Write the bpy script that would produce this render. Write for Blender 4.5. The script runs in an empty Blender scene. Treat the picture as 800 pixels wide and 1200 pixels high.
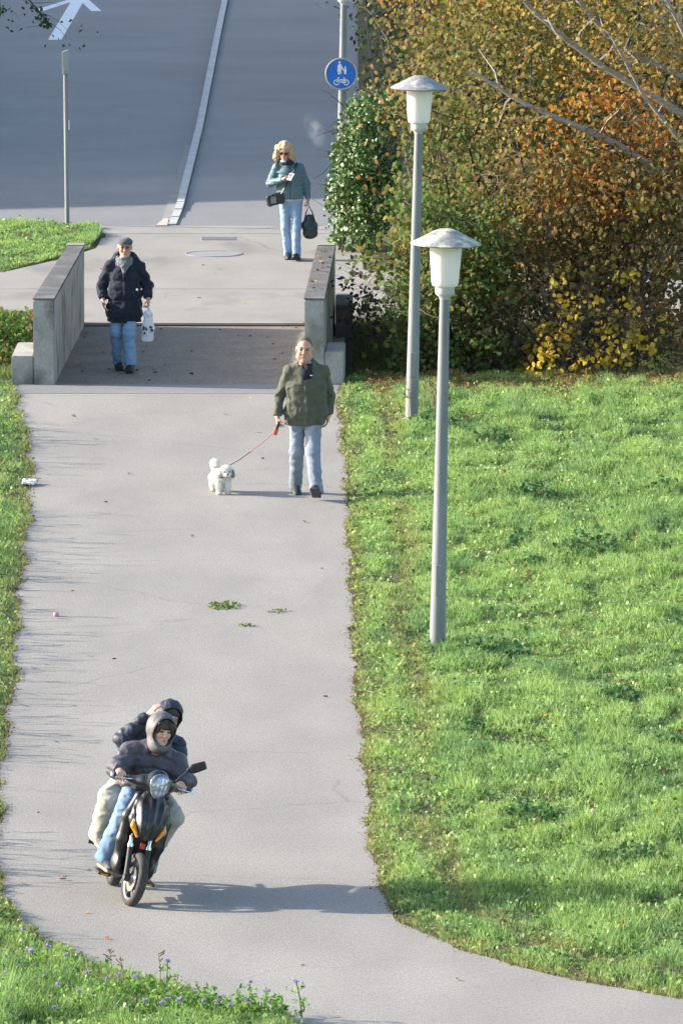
import bpy, bmesh, math, random
import numpy as np
from mathutils import Vector, Matrix

R = math.radians
SC = bpy.context.scene
COL = SC.collection
random.seed(7)
RNG = np.random.default_rng(11)

# ------------------------------------------------------------------ camera
CAM_H = 12.3
cam_d = bpy.data.cameras.new('camera')
cam_d.sensor_fit = 'VERTICAL'
cam_d.sensor_height = 36.0
cam_d.sensor_width = 24.0
cam_d.lens = 288.0
cam_d.clip_start = 1.0
cam_d.clip_end = 6000.0
cam = bpy.data.objects.new('camera', cam_d)
COL.objects.link(cam)
cam.location = (0, 0, CAM_H)
cam.rotation_euler = (R(90 - 7.864), 0, 0)
SC.camera = cam

# ------------------------------------------------------------------ sky and sun
SUN_EL, SUN_AZ = 20.5, -80.0          # azimuth clockwise from +Y
world = bpy.data.worlds.new('World')
SC.world = world
world.use_nodes = True
wn = world.node_tree.nodes
wl = world.node_tree.links
wn.clear()
sky = wn.new('ShaderNodeTexSky')
sky.sky_type = 'NISHITA'
sky.sun_disc = False
sky.sun_elevation = R(SUN_EL)
sky.sun_rotation = R(SUN_AZ)
sky.air_density = 1.0
sky.dust_density = 1.5
sky.ozone_density = 1.0
bg = wn.new('ShaderNodeBackground')
bg.inputs['Strength'].default_value = 0.15
wo = wn.new('ShaderNodeOutputWorld')
wl.new(sky.outputs['Color'], bg.inputs['Color'])
wl.new(bg.outputs['Background'], wo.inputs['Surface'])
sun_d = bpy.data.lights.new('sun', 'SUN')
sun_d.energy = 4.4
sun_d.angle = R(0.53)
sun_d.color = (1.0, 0.93, 0.82)
sun = bpy.data.objects.new('sun', sun_d)
COL.objects.link(sun)
sun_dir = Vector((math.sin(R(SUN_AZ)) * math.cos(R(SUN_EL)), math.cos(R(SUN_AZ)) * math.cos(R(SUN_EL)), math.sin(R(SUN_EL))))
sun.rotation_euler = sun_dir.to_track_quat('Z', 'Y').to_euler()
sun.location = (-40, 100, 40)
SC.view_settings.view_transform = 'Standard'
SC.view_settings.look = 'None'
SC.view_settings.gamma = 1.0
SC.view_settings.use_curve_mapping = False
SC.view_settings.exposure = 1.4
SC.render.engine = 'CYCLES'
SC.cycles.max_bounces = 6
SC.cycles.diffuse_bounces = 3
SC.cycles.glossy_bounces = 2
SC.cycles.transmission_bounces = 4
SC.cycles.transparent_max_bounces = 4
SC.cycles.volume_bounces = 1
SC.cycles.use_denoising = True
SC.cycles.caustics_reflective = False
SC.cycles.caustics_refractive = False


# ------------------------------------------------------------------ helpers: colour and materials
def lin(c):
    c = c / 255.0
    return c / 12.92 if c <= 0.04045 else ((c + 0.055) / 1.055) ** 2.4


def S(r, g, b):
    return (lin(r), lin(g), lin(b))


MATS = {}


def mat(name, c1, c2=None, scale=6.0, rough=0.8, bump=0.0, bscale=60.0, spec=0.5, metal=0.0, attr=False,
        c3=None, scale3=1.0, fine=0.0, fscale=150.0, trans=0.0, stretch=(1, 1, 1), coat=0.0, sheen=0.0, thr3=0.55):
    """Principled material: two-colour noise, optional stain colour, optional per-point colour attribute 'col'."""
    m = bpy.data.materials.new(name)
    m.use_nodes = True
    nt = m.node_tree
    n, l = nt.nodes, nt.links
    n.clear()
    out = n.new('ShaderNodeOutputMaterial')
    bs = n.new('ShaderNodeBsdfPrincipled')
    bs.inputs['Roughness'].default_value = rough
    bs.inputs['Specular IOR Level'].default_value = spec
    bs.inputs['Metallic'].default_value = metal
    bs.inputs['Coat Weight'].default_value = coat
    if sheen:
        bs.inputs['Sheen Weight'].default_value = sheen
        bs.inputs['Sheen Roughness'].default_value = 0.5
    tc = n.new('ShaderNodeTexCoord')
    mp = n.new('ShaderNodeMapping')
    mp.inputs['Scale'].default_value = stretch
    l.new(tc.outputs['Object'], mp.inputs['Vector'])

    def noise(sc, det=4.0):
        t = n.new('ShaderNodeTexNoise')
        t.inputs['Scale'].default_value = sc
        t.inputs['Detail'].default_value = det
        l.new(mp.outputs['Vector'], t.inputs['Vector'])
        return t

    def mix(kind, fac, a, b):
        x = n.new('ShaderNodeMix')
        x.data_type = 'RGBA'
        x.blend_type = kind
        for s, v in ((x.inputs[0], fac), (x.inputs[6], a), (x.inputs[7], b)):
            if isinstance(v, bpy.types.NodeSocket):
                l.new(v, s)
            elif isinstance(v, tuple):
                s.default_value = (*v, 1)
            else:
                s.default_value = v
        return x.outputs[2]

    def ramp(sock, a, b):
        r = n.new('ShaderNodeMapRange')
        r.inputs[1].default_value = a
        r.inputs[2].default_value = b
        l.new(sock, r.inputs[0])
        return r.outputs[0]
    if attr:
        a = n.new('ShaderNodeAttribute')
        a.attribute_name = 'col'
        base = a.outputs['Color']
        if c2:
            base = mix('MULTIPLY', ramp(noise(scale).outputs[0], 0.35, 0.65), base, c2)
    elif c2:
        base = mix('MIX', ramp(noise(scale).outputs[0], 0.32, 0.68), c1, c2)
    else:
        base = mix('MIX', 0.0, c1, c1)
    if c3:
        base = mix('MIX', ramp(noise(scale3, 6.0).outputs[0], thr3, thr3 + 0.14), base, c3)
    if fine:
        f = noise(fscale, 2.0)
        g = n.new('ShaderNodeMapRange')
        g.inputs[1].default_value = 0.3
        g.inputs[2].default_value = 0.7
        g.inputs[3].default_value = 1 - fine
        g.inputs[4].default_value = 1 + fine
        l.new(f.outputs[0], g.inputs[0])
        vm = n.new('ShaderNodeVectorMath')
        vm.operation = 'SCALE'
        l.new(base, vm.inputs[0])
        l.new(g.outputs[0], vm.inputs['Scale'])
        base = vm.outputs[0]
    l.new(base, bs.inputs['Base Color'])
    if bump:
        b = n.new('ShaderNodeBump')
        b.inputs['Strength'].default_value = 1.0
        b.inputs['Distance'].default_value = bump
        l.new(noise(bscale, 3.0).outputs[0], b.inputs['Height'])
        l.new(b.outputs[0], bs.inputs['Normal'])
    if trans:
        tr = n.new('ShaderNodeBsdfTranslucent')
        l.new(base, tr.inputs['Color'])
        mx = n.new('ShaderNodeMixShader')
        mx.inputs[0].default_value = trans
        l.new(bs.outputs[0], mx.inputs[1])
        l.new(tr.outputs[0], mx.inputs[2])
        l.new(mx.outputs[0], out.inputs['Surface'])
    else:
        l.new(bs.outputs[0], out.inputs['Surface'])
    MATS[name] = m
    return m


# ------------------------------------------------------------------ helpers: objects
def tag(o, label=None, cat=None, group=None, kind=None):
    if label:
        o['label'] = label
    if cat:
        o['category'] = cat
    if group:
        o['group'] = group
    if kind:
        o['kind'] = kind
    return o


def empty(name, loc=(0, 0, 0), rot=(0, 0, 0), label=None, cat=None, group=None):
    o = bpy.data.objects.new(name, None)
    COL.objects.link(o)
    o.empty_display_size = 0.2
    o.location = loc
    o.rotation_euler = rot
    return tag(o, label, cat, group)


def copy_tree(o, parent=None):
    c = o.copy()
    COL.objects.link(c)
    c.parent = parent
    for ch in list(o.children):
        copy_tree(ch, c)
    return c


def np_mesh(name, V, F, material, parent=None, col=None, smooth=True):
    """One mesh object out of numpy vertices and faces (quads, triangles or a list of arrays)."""
    V = np.asarray(V, np.float32)
    Fs = [np.asarray(f, np.int32) for f in (F if isinstance(F, list) else [F]) if len(f)]
    me = bpy.data.meshes.new(name)
    me.vertices.add(len(V))
    me.vertices.foreach_set('co', V.ravel())
    li = np.concatenate([f.ravel() for f in Fs])
    tot = np.concatenate([np.full(len(f), f.shape[1], np.int32) for f in Fs])
    st = np.concatenate([[0], np.cumsum(tot)[:-1]]).astype(np.int32)
    me.loops.add(len(li))
    me.loops.foreach_set('vertex_index', li)
    me.polygons.add(len(tot))
    me.polygons.foreach_set('loop_start', st)
    me.polygons.foreach_set('use_smooth', np.full(len(tot), smooth, bool))
    me.update(calc_edges=True)
    if col is not None:
        a = me.color_attributes.new('col', 'FLOAT_COLOR', 'POINT')
        c = np.ones((len(V), 4), np.float32)
        c[:, :3] = col
        a.data.foreach_set('color', c.ravel())
    me.materials.append(material)
    o = bpy.data.objects.new(name, me)
    COL.objects.link(o)
    o.parent = parent
    return o


class MB:
    """Collects boxes, tubes and lathed shapes; build() links them as one mesh object."""

    def __init__(s):
        s.V, s.F = [], []

    def add(s, V, F):
        k = len(s.V)
        s.V += [tuple(v) for v in V]
        s.F += [tuple(i + k for i in f) for f in F]
        return s

    def box(s, lo, hi, bev=0.0, M=None):
        bm = bmesh.new()
        bmesh.ops.create_cube(bm, size=1.0)
        for v in bm.verts:
            v.co = Vector([lo[i] + (v.co[i] + 0.5) * (hi[i] - lo[i]) for i in range(3)])
        if bev:
            bmesh.ops.bevel(bm, geom=bm.edges[:], offset=bev, segments=2, affect='EDGES', profile=0.6)
        return s._bm(bm, M)

    def _bm(s, bm, M=None):
        bm.verts.index_update()
        V = [(M @ v.co) if M else v.co.copy() for v in bm.verts]
        F = [[v.index for v in f.verts] for f in bm.faces]
        bm.free()
        return s.add(V, F)

    def tube(s, pts, rad, n=8, caps=True, flat=None, fs=1.0):
        """Tube along points; flat = a direction whose half width is scaled by fs."""
        pts = [Vector(p) for p in pts]
        if not hasattr(rad, '__len__'):
            rad = [rad] * len(pts)
        V, F = [], []
        up = Vector((0, 0, 1))
        t0 = (pts[1] - pts[0]).normalized()
        if abs(t0.dot(up)) > 0.9:
            up = Vector((1, 0, 0))
        a = t0.cross(up).normalized()
        for i, p in enumerate(pts):
            t = (pts[min(i + 1, len(pts) - 1)] - pts[max(i - 1, 0)]).normalized()
            a = (a - t * a.dot(t)).normalized()
            b = t.cross(a)
            for j in range(n):
                q = 2 * math.pi * j / n
                d = a * math.cos(q) * rad[i] + b * math.sin(q) * rad[i]
                if flat is not None:
                    w = Vector(flat)
                    d += w * d.dot(w) * (fs - 1)
                V.append(p + d)
        for i in range(len(pts) - 1):
            for j in range(n):
                F.append((i * n + j, i * n + (j + 1) % n, (i + 1) * n + (j + 1) % n, (i + 1) * n + j))
        if caps:
            F.append(tuple(range(n - 1, -1, -1)))
            F.append(tuple((len(pts) - 1) * n + j for j in range(n)))
        return s.add(V, F)

    def lathe(s, prof, n=24, c=(0, 0, 0), axis='z', caps=False):
        V, F = [], []
        for r, h in prof:
            for j in range(n):
                q = 2 * math.pi * j / n
                x, y = r * math.cos(q), r * math.sin(q)
                p = {'z': (x, y, h), 'x': (h, x, y), 'y': (y, h, x)}[axis]
                V.append((p[0] + c[0], p[1] + c[1], p[2] + c[2]))
        for i in range(len(prof) - 1):
            for j in range(n):
                F.append((i * n + j, i * n + (j + 1) % n, (i + 1) * n + (j + 1) % n, (i + 1) * n + j))
        if caps:
            F.append(tuple(range(n - 1, -1, -1)))
            F.append(tuple((len(prof) - 1) * n + j for j in range(n)))
        return s.add(V, F)

    def prism(s, poly, z0, z1, M=None):
        k = len(poly)
        V = [Vector((x, y, z0)) for x, y in poly] + [Vector((x, y, z1)) for x, y in poly]
        if M:
            V = [M @ v for v in V]
        F = [tuple(range(k - 1, -1, -1)), tuple(range(k, 2 * k))]
        F += [(i, (i + 1) % k, k + (i + 1) % k, k + i) for i in range(k)]
        return s.add(V, F)

    def build(s, name, material, parent=None, smooth=False, loc=None, M=None):
        me = bpy.data.meshes.new(name)
        V = [M @ Vector(v) for v in s.V] if M else s.V
        me.from_pydata(V, [], s.F)
        if smooth:
            me.polygons.foreach_set('use_smooth', [True] * len(me.polygons))
            try:
                me.set_sharp_from_angle(angle=R(42))
            except Exception:
                pass
        me.materials.append(material)
        me.update()
        o = bpy.data.objects.new(name, me)
        COL.objects.link(o)
        o.parent = parent
        if loc:
            o.location = loc
        return o


# ------------------------------------------------------------------ helpers: noise and implicit surfaces
_TAB = np.random.default_rng(3).random((32, 32, 32)).astype(np.float32)


def vnoise(P, sc=1.0, off=0.0):
    q = np.asarray(P, np.float32) * np.float32(1.0) * np.asarray(sc, np.float32) + np.float32(off)
    i = np.floor(q).astype(np.int32)
    f = q - i
    u = f * f * (3 - 2 * f)
    r = 0
    for a in (0, 1):
        for b in (0, 1):
            for c in (0, 1):
                w = (u[..., 0] if a else 1 - u[..., 0]) * (u[..., 1] if b else 1 - u[..., 1]) * (u[..., 2] if c else 1 - u[..., 2])
                r = r + w * _TAB[(i[..., 0] + a) & 31, (i[..., 1] + b) & 31, (i[..., 2] + c) & 31]
    return r * 2 - 1


def noise2(x, y, sc, off=0.0):
    return vnoise(np.stack([x, y, np.zeros_like(x)], -1), sc, off)


class Vol:
    """A signed distance field on a grid; shapes are blended in, then meshed."""

    def __init__(s, lo, hi, h):
        s.lo = np.array(lo, np.float32)
        s.h = h
        s.n = np.ceil((np.array(hi) - np.array(lo)) / h).astype(int) + 1
        s.f = np.full(tuple(s.n), 0.5, np.float32)

    def _sub(s, lo, hi):
        a = np.clip(np.floor((np.array(lo) - s.lo) / s.h).astype(int), 0, s.n - 1)
        b = np.clip(np.ceil((np.array(hi) - s.lo) / s.h).astype(int) + 1, a + 1, s.n)
        ax = [(s.lo[i] + s.h * np.arange(a[i], b[i])).astype(np.float32) for i in range(3)]
        return (slice(a[0], b[0]), slice(a[1], b[1]), slice(a[2], b[2])), ax[0][:, None, None], ax[1][None, :, None], ax[2][None, None, :]

    def _put(s, sl, d, k, sub):
        g = s.f[sl]
        if sub:
            d = -d
            h = np.maximum(k - np.abs(g - d), 0) / k
            s.f[sl] = np.maximum(g, d) + h * h * k * 0.25
        else:
            h = np.maximum(k - np.abs(g - d), 0) / k
            s.f[sl] = np.minimum(g, d) - h * h * k * 0.25
        return s

    def cone(s, a, b, ra, rb, k=0.02, w=None, ws=1.0, sub=False):
        a, b = np.array(a, float), np.array(b, float)
        m = max(ra, rb) * max(ws, 1.0) + k + 3 * s.h
        sl, X, Y, Z = s._sub(np.minimum(a, b) - m, np.maximum(a, b) + m)
        ba = b - a
        L = max(ba @ ba, 1e-9)
        t = np.clip(((X - a[0]) * ba[0] + (Y - a[1]) * ba[1] + (Z - a[2]) * ba[2]) / L, 0, 1)
        dx, dy, dz = X - a[0] - t * ba[0], Y - a[1] - t * ba[1], Z - a[2] - t * ba[2]
        if w is not None:
            w = np.array(w, float)
            w = w / np.linalg.norm(w)
            c = (dx * w[0] + dy * w[1] + dz * w[2]) * (1.0 / ws - 1)
            dx, dy, dz = dx + c * w[0], dy + c * w[1], dz + c * w[2]
        d = np.sqrt(dx * dx + dy * dy + dz * dz) - (ra + (rb - ra) * t)
        return s._put(sl, d, k, sub)

    def chain(s, pts, rad, k=0.02, w=None, ws=1.0):
        for i in range(len(pts) - 1):
            s.cone(pts[i], pts[i + 1], rad[i], rad[i + 1], k, w, ws)
        return s

    def ell(s, c, r, k=0.02, M=None, sub=False):
        c, r = np.array(c, float), np.array(r, float)
        m = r.max() + k + 3 * s.h
        sl, X, Y, Z = s._sub(c - m, c + m)
        x, y, z = X - c[0], Y - c[1], Z - c[2]
        if M is not None:
            M = np.array(M)
            x, y, z = (M[0, 0] * x + M[1, 0] * y + M[2, 0] * z, M[0, 1] * x + M[1, 1] * y + M[2, 1] * z, M[0, 2] * x + M[1, 2] * y + M[2, 2] * z)
        k0 = np.sqrt((x / r[0]) ** 2 + (y / r[1]) ** 2 + (z / r[2]) ** 2)
        k1 = np.sqrt((x / r[0] ** 2) ** 2 + (y / r[1] ** 2) ** 2 + (z / r[2] ** 2) ** 2)
        d = k0 * (k0 - 1) / np.maximum(k1, 1e-6)
        return s._put(sl, d, k, sub)

    def rbox(s, c, hf, r=0.01, k=0.02, M=None, sub=False):
        c, hf = np.array(c, float), np.array(hf, float)
        m = np.linalg.norm(hf) + k + 3 * s.h
        sl, X, Y, Z = s._sub(c - m, c + m)
        x, y, z = X - c[0], Y - c[1], Z - c[2]
        if M is not None:
            M = np.array(M)
            x, y, z = (M[0, 0] * x + M[1, 0] * y + M[2, 0] * z, M[0, 1] * x + M[1, 1] * y + M[2, 1] * z, M[0, 2] * x + M[1, 2] * y + M[2, 2] * z)
        q = [np.abs(v) - (hf[i] - r) for i, v in enumerate((x, y, z))]
        d = np.sqrt(sum(np.maximum(v, 0) ** 2 for v in q)) + np.minimum(np.maximum(np.maximum(q[0], q[1]), q[2]), 0) - r
        return s._put(sl, d, k, sub)

    def plane_cut(s, p, n, k=0.004):
        """Keep only the side that n points away from."""
        n = np.array(n, float)
        n /= np.linalg.norm(n)
        sl, X, Y, Z = s._sub(s.lo, s.lo + s.h * s.n)
        d = (X - p[0]) * n[0] + (Y - p[1]) * n[1] + (Z - p[2]) * n[2]
        g = s.f[sl]
        h = np.maximum(k - np.abs(g - d), 0) / k
        s.f[sl] = np.maximum(g, d) + h * h * k * 0.25
        return s

    def disp(s, fn, band=0.05):
        """Displace the surface outward by fn(points)."""
        i = np.nonzero(np.abs(s.f) < band)
        P = np.stack(i, -1).astype(np.float32) * np.float32(s.h) + s.lo
        s.f[i] -= fn(P).astype(np.float32)
        return s

    def mesh(s):
        f = s.f
        f[0], f[-1], f[:, 0], f[:, -1], f[:, :, 0], f[:, :, -1] = (0.5,) * 6
        sg = f < 0
        n = s.n
        cnt = np.zeros(tuple(n - 1), np.int8)
        for a in (0, 1):
            for b in (0, 1):
                for c in (0, 1):
                    cnt += sg[a:n[0] - 1 + a, b:n[1] - 1 + b, c:n[2] - 1 + c]
        I = np.nonzero((cnt > 0) & (cnt < 8))
        ids = np.full(tuple(n - 1), -1, np.int32)
        ids[I] = np.arange(len(I[0]))
        acc = np.zeros((len(I[0]), 3), np.float32)
        num = np.zeros(len(I[0]), np.float32)
        for ax in range(3):
            o = [x for x in range(3) if x != ax]
            for b in (0, 1):
                for c in (0, 1):
                    p = [I[0], I[1], I[2]]
                    p[o[0]] = p[o[0]] + b
                    p[o[1]] = p[o[1]] + c
                    q = list(p)
                    q[ax] = q[ax] + 1
                    v0, v1 = f[tuple(p)], f[tuple(q)]
                    m = (v0 < 0) != (v1 < 0)
                    t = np.where(m, v0 / np.where(m, v0 - v1, 1), 0)
                    e = np.zeros_like(acc)
                    e[:, ax], e[:, o[0]], e[:, o[1]] = t, b, c
                    acc += e * m[:, None]
                    num += m
        V = (np.stack(I, -1) + acc / num[:, None]) * s.h + s.lo
        Q = []
        for ax in range(3):
            o = [x for x in range(3) if x != ax]
            s0 = [slice(None)] * 3
            s1 = [slice(None)] * 3
            s0[ax], s1[ax] = slice(0, -1), slice(1, None)
            d = sg[tuple(s0)] != sg[tuple(s1)]
            E = np.nonzero(d)
            E = [e.copy() for e in E]
            ok = (E[o[0]] > 0) & (E[o[1]] > 0) & (E[o[0]] < n[o[0]] - 1) & (E[o[1]] < n[o[1]] - 1)
            E = [e[ok] for e in E]
            inside = sg[tuple(E)]

            def cell(b, c):
                p = list(E)
                p[o[0]] = p[o[0]] - b
                p[o[1]] = p[o[1]] - c
                return ids[tuple(p)]
            q = np.stack([cell(1, 1), cell(0, 1), cell(0, 0), cell(1, 0)], -1)
            flip = inside if ax != 1 else ~inside
            q = np.where(flip[:, None], q, q[:, ::-1])
            Q.append(q)
        return V, np.concatenate(Q)

    def build(s, name, material, parent=None, colfn=None):
        V, Q = s.mesh()
        return np_mesh(name, V, Q, material, parent, None if colfn is None else colfn(V))


def in_poly(x, y, poly):
    r = np.zeros(x.shape, bool)
    n = len(poly)
    for i in range(n):
        x0, y0 = poly[i]
        x1, y1 = poly[(i + 1) % n]
        c = ((y0 > y) != (y1 > y))
        with np.errstate(divide='ignore', invalid='ignore'):
            r ^= c & (x < (x1 - x0) * (y - y0) / (y1 - y0 + 1e-12) + x0)
    return r


def dist_line(x, y, pts):
    d = np.full(x.shape, 1e9)
    for (x0, y0), (x1, y1) in zip(pts[:-1], pts[1:]):
        dx, dy = x1 - x0, y1 - y0
        t = np.clip(((x - x0) * dx + (y - y0) * dy) / (dx * dx + dy * dy), 0, 1)
        d = np.minimum(d, np.hypot(x - x0 - t * dx, y - y0 - t * dy))
    return d


# ------------------------------------------------------------------ materials of the setting
mat('soil', S(92, 82, 58), S(66, 68, 40), scale=3.0, rough=0.95, bump=0.02, bscale=25, c3=S(88, 96, 48), scale3=1.1, thr3=0.5, spec=0.2)
mat('asphalt', (0.278, 0.259, 0.233), (0.236, 0.221, 0.201), scale=0.9, rough=0.9, bump=0.003, bscale=150, c3=(0.29, 0.271, 0.245), scale3=0.5,
    fine=0.27, fscale=62, spec=0.3, stretch=(1.3, 0.5, 1))
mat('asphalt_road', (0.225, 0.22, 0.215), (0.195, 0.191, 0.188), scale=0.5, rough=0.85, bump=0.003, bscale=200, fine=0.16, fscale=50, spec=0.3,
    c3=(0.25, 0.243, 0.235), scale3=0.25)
mat('pavement', (0.30, 0.28, 0.25), (0.26, 0.243, 0.22), scale=1.4, rough=0.9, bump=0.002, bscale=160, fine=0.1, fscale=80, spec=0.25,
    c3=(0.215, 0.202, 0.185), scale3=0.9, stretch=(1, 0.5, 1))
mat('deck', (0.225, 0.193, 0.162), (0.178, 0.152, 0.128), scale=2.0, rough=0.9, bump=0.004, bscale=120, fine=0.3, fscale=45, spec=0.25,
    c3=(0.205, 0.182, 0.158), scale3=1.6, stretch=(1, 1, 1))
mat('concrete', (0.36, 0.355, 0.33), (0.28, 0.275, 0.255), scale=3.0, rough=0.9, bump=0.003, bscale=90, fine=0.1, fscale=50, spec=0.25,
    c3=(0.15, 0.15, 0.125), scale3=2.2, thr3=.5, stretch=(1, 1, 0.7))
mat('concrete_dark', (0.15, 0.145, 0.14), (0.1, 0.098, 0.095), scale=3.0, rough=0.95, bump=0.004, bscale=70, fine=0.2, fscale=45, spec=0.2,
    c3=(0.2, 0.19, 0.18), scale3=2.5)
mat('joint', (0.06, 0.055, 0.05), rough=0.95)
mat('kerb', (0.46, 0.455, 0.44), (0.38, 0.375, 0.365), scale=2.0, rough=0.9, fine=0.08, fscale=40, spec=0.25)
mat('paint_white', (0.72, 0.73, 0.74), (0.6, 0.61, 0.62), scale=4.0, rough=0.7, fine=0.1, fscale=30)
mat('galvanised', (0.235, 0.255, 0.26), (0.165, 0.185, 0.192), scale=7.0, rough=0.6, metal=0.0, fine=0.06, fscale=40, stretch=(1, 1, 0.15),
    c3=(0.30, 0.28, 0.17), scale3=5.0, thr3=0.64, spec=0.5)
mat('hat_metal', (0.27, 0.265, 0.28), (0.2, 0.198, 0.21), scale=12, rough=0.75, bump=0.002, bscale=60, c3=(0.5, 0.5, 0.42), scale3=9, thr3=0.56, fine=0.2, fscale=60)
mat('hat_mossy', (0.3, 0.3, 0.29), (0.2, 0.2, 0.19), scale=16, rough=0.85, bump=0.003, bscale=70, c3=(0.52, 0.52, 0.4), scale3=7, thr3=0.47, fine=0.3, fscale=55)
mat('lamp_glass', (0.86, 0.87, 0.83), (0.83, 0.84, 0.8), scale=5, rough=0.35, trans=0.25, spec=0.5)
mat('lamp_white', (0.5, 0.53, 0.52), (0.42, 0.45, 0.44), scale=8, rough=0.5)
mat('plaster', (0.6, 0.57, 0.5), (0.55, 0.52, 0.46), scale=1.0, rough=0.9)
mat('roof_tile', (0.25, 0.1, 0.07), (0.2, 0.08, 0.06), scale=3.0, rough=0.9)
mat('window_glass', (0.05, 0.06, 0.07), rough=0.1)
mat('iron', (0.22, 0.22, 0.235), (0.17, 0.17, 0.185), scale=20, rough=0.7, metal=0.2)



def add_cracks(m, scale, width, dark):
    n, l = m.node_tree.nodes, m.node_tree.links
    bs = next(x for x in n if x.type == 'BSDF_PRINCIPLED')
    src = bs.inputs['Base Color'].links[0].from_socket
    tc = n.new('ShaderNodeTexCoord')
    ns = n.new('ShaderNodeTexNoise')
    ns.inputs['Scale'].default_value = 1.5
    ns.inputs['Detail'].default_value = 6
    ad = n.new('ShaderNodeVectorMath')
    ad.operation = 'MULTIPLY_ADD'
    ad.inputs[1].default_value = (.5, .5, 0)
    vo = n.new('ShaderNodeTexVoronoi')
    vo.feature = 'DISTANCE_TO_EDGE'
    vo.inputs['Scale'].default_value = scale
    mr = n.new('ShaderNodeMapRange')
    mr.inputs[1].default_value, mr.inputs[2].default_value = 0, width
    mr.inputs[3].default_value, mr.inputs[4].default_value = dark, 1
    n2 = n.new('ShaderNodeTexNoise')
    n2.inputs['Scale'].default_value = .6
    m2 = n.new('ShaderNodeMapRange')
    m2.inputs[1].default_value, m2.inputs[2].default_value = .48, .56
    mx = n.new('ShaderNodeMix')
    mx.inputs[2].default_value = 1.0
    vm = n.new('ShaderNodeVectorMath')
    vm.operation = 'SCALE'
    l.new(tc.outputs['Object'], ns.inputs['Vector'])
    l.new(tc.outputs['Object'], n2.inputs['Vector'])
    l.new(ns.outputs['Color'], ad.inputs[0])
    l.new(tc.outputs['Object'], ad.inputs[2])
    l.new(ad.outputs[0], vo.inputs['Vector'])
    l.new(vo.outputs['Distance'], mr.inputs[0])
    l.new(n2.outputs[0], m2.inputs[0])
    l.new(m2.outputs[0], mx.inputs[0])
    l.new(mr.outputs[0], mx.inputs[3])
    l.new(src, vm.inputs[0])
    l.new(mx.outputs[0], vm.inputs['Scale'])
    l.new(vm.outputs[0], bs.inputs['Base Color'])


add_cracks(MATS['asphalt'], .3, .007, .8)
add_cracks(MATS['pavement'], .3, .006, .75)

# ------------------------------------------------------------------ ground plan in metres (x to the right, y away from the camera)
PATH_R = [(-0.02, 100.45), (-0.05, 98.08), (0.01, 94.88), (0.048, 91.87), (0.073, 86.39), (0.103, 81.52), (0.122, 77.16), (0.214, 72.31),
          (0.233, 68.84), (0.315, 66.06), (0.514, 64.75), (0.944, 63.66), (1.593, 62.62), (2.617, 61.7), (5.0, 60.3), (9.0, 58.4)]
PATH_L = [(-4.06, 100.45), (-3.952, 99.08), (-3.637, 94.88), (-3.468, 91.15), (-3.363, 86.39), (-3.246, 81.52), (-3.108, 77.16), (-3.054, 73.23),
          (-2.981, 70.53), (-2.811, 66.06), (-2.537, 64.75), (-2.007, 63.14), (-1.317, 62.1), (-0.648, 61.11), (-0.386, 60.68), (0.5, 59.6), (3.0, 57.6), (8.0, 55.0)]


def densify(pts, step, amp, seed):
    out = []
    r = random.Random(seed)
    for (x0, y0), (x1, y1) in zip(pts[:-1], pts[1:]):
        n = max(1, int(math.hypot(x1 - x0, y1 - y0) / step))
        for i in range(n):
            t = i / n
            yy = y0 + (y1 - y0) * t
            w = math.sin(yy * 1.7 + seed) + 0.8 * math.sin(yy * 4.1 + 2 * seed) + 0.6 * math.sin(yy * 9.7 + seed * 3)
            out.append((x0 + (x1 - x0) * t + amp * w + r.uniform(-amp, amp) * 0.4, yy))
    out.append(pts[-1])
    return out


EDGE_R = densify(PATH_R, 0.18, 0.022, 1)
EDGE_L = densify(PATH_L, 0.18, 0.03, 2)
PATH_POLY = EDGE_R + EDGE_L[::-1]
ISLAND = [(-9.5, 113.0), (-4.75, 113.34), (-3.98, 115.24), (-3.6, 116.51), (-3.46, 118.2), (-3.55, 119.36), (-4.2, 119.9), (-9.5, 120.3)]
DY0, DY1 = 100.45, 106.8


def ground_z(x, y):
    x = np.asarray(x, float)
    y = np.asarray(y, float)
    z = 0.03 * noise2(x, y, 0.9) + 0.025 * noise2(x, y, 2.3, 5.0)
    z = z + 0.035
    d = np.where(in_poly(x, y, PATH_POLY), 0, np.minimum(dist_line(x, y, PATH_R), dist_line(x, y, PATH_L)))
    k = np.clip(d / 0.5, 0, 1)
    z = z * k + 0.012 * (1 - k)
    z = np.where(in_poly(x, y, PATH_POLY), -0.04, z)
    ditch = np.clip(1 - np.abs(y - 103.75) / 2.95, 0, 1)
    ditch = ditch * ditch * (3 - 2 * ditch)
    z = z - 1.5 * ditch
    z = np.where((x > -4.0) & (x < 0.0) & (y > 100.2) & (y < 107.3), np.minimum(z, -0.4), z)
    hard = (y > 107.1) & (x > -40) & (x < 40) & ~in_poly(x, y, ISLAND) & ~((x > 0.3) & (y > 113.5))
    z = np.where(hard, -0.05, z)
    return z


def sym_axis(fine_lo, fine_hi, step, far_lo, far_hi):
    a = list(np.arange(fine_lo, fine_hi + 1e-6, step))
    s = step
    while a[-1] < far_hi:
        s *= 1.5
        a.append(a[-1] + s)
    s = step
    while a[0] > far_lo:
        s *= 1.5
        a.insert(0, a[0] - s)
    return np.array(a)


gx = sym_axis(-7, 7, 0.16, -3000, 3000)
gy = sym_axis(57, 122, 0.24, -400, 4000)
X, Y = np.meshgrid(gx, gy, indexing='ij')
Z = ground_z(X, Y)
nx_, ny_ = X.shape
V = np.stack([X, Y, Z], -1).reshape(-1, 3)
ii = (np.arange(nx_ - 1)[:, None] * ny_ + np.arange(ny_ - 1)[None, :]).ravel()
tag(np_mesh('ground', V, np.stack([ii, ii + ny_, ii + ny_ + 1, ii + 1], -1), MATS['soil']), 'bare soil and turf under the meadow', kind='structure')


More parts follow.
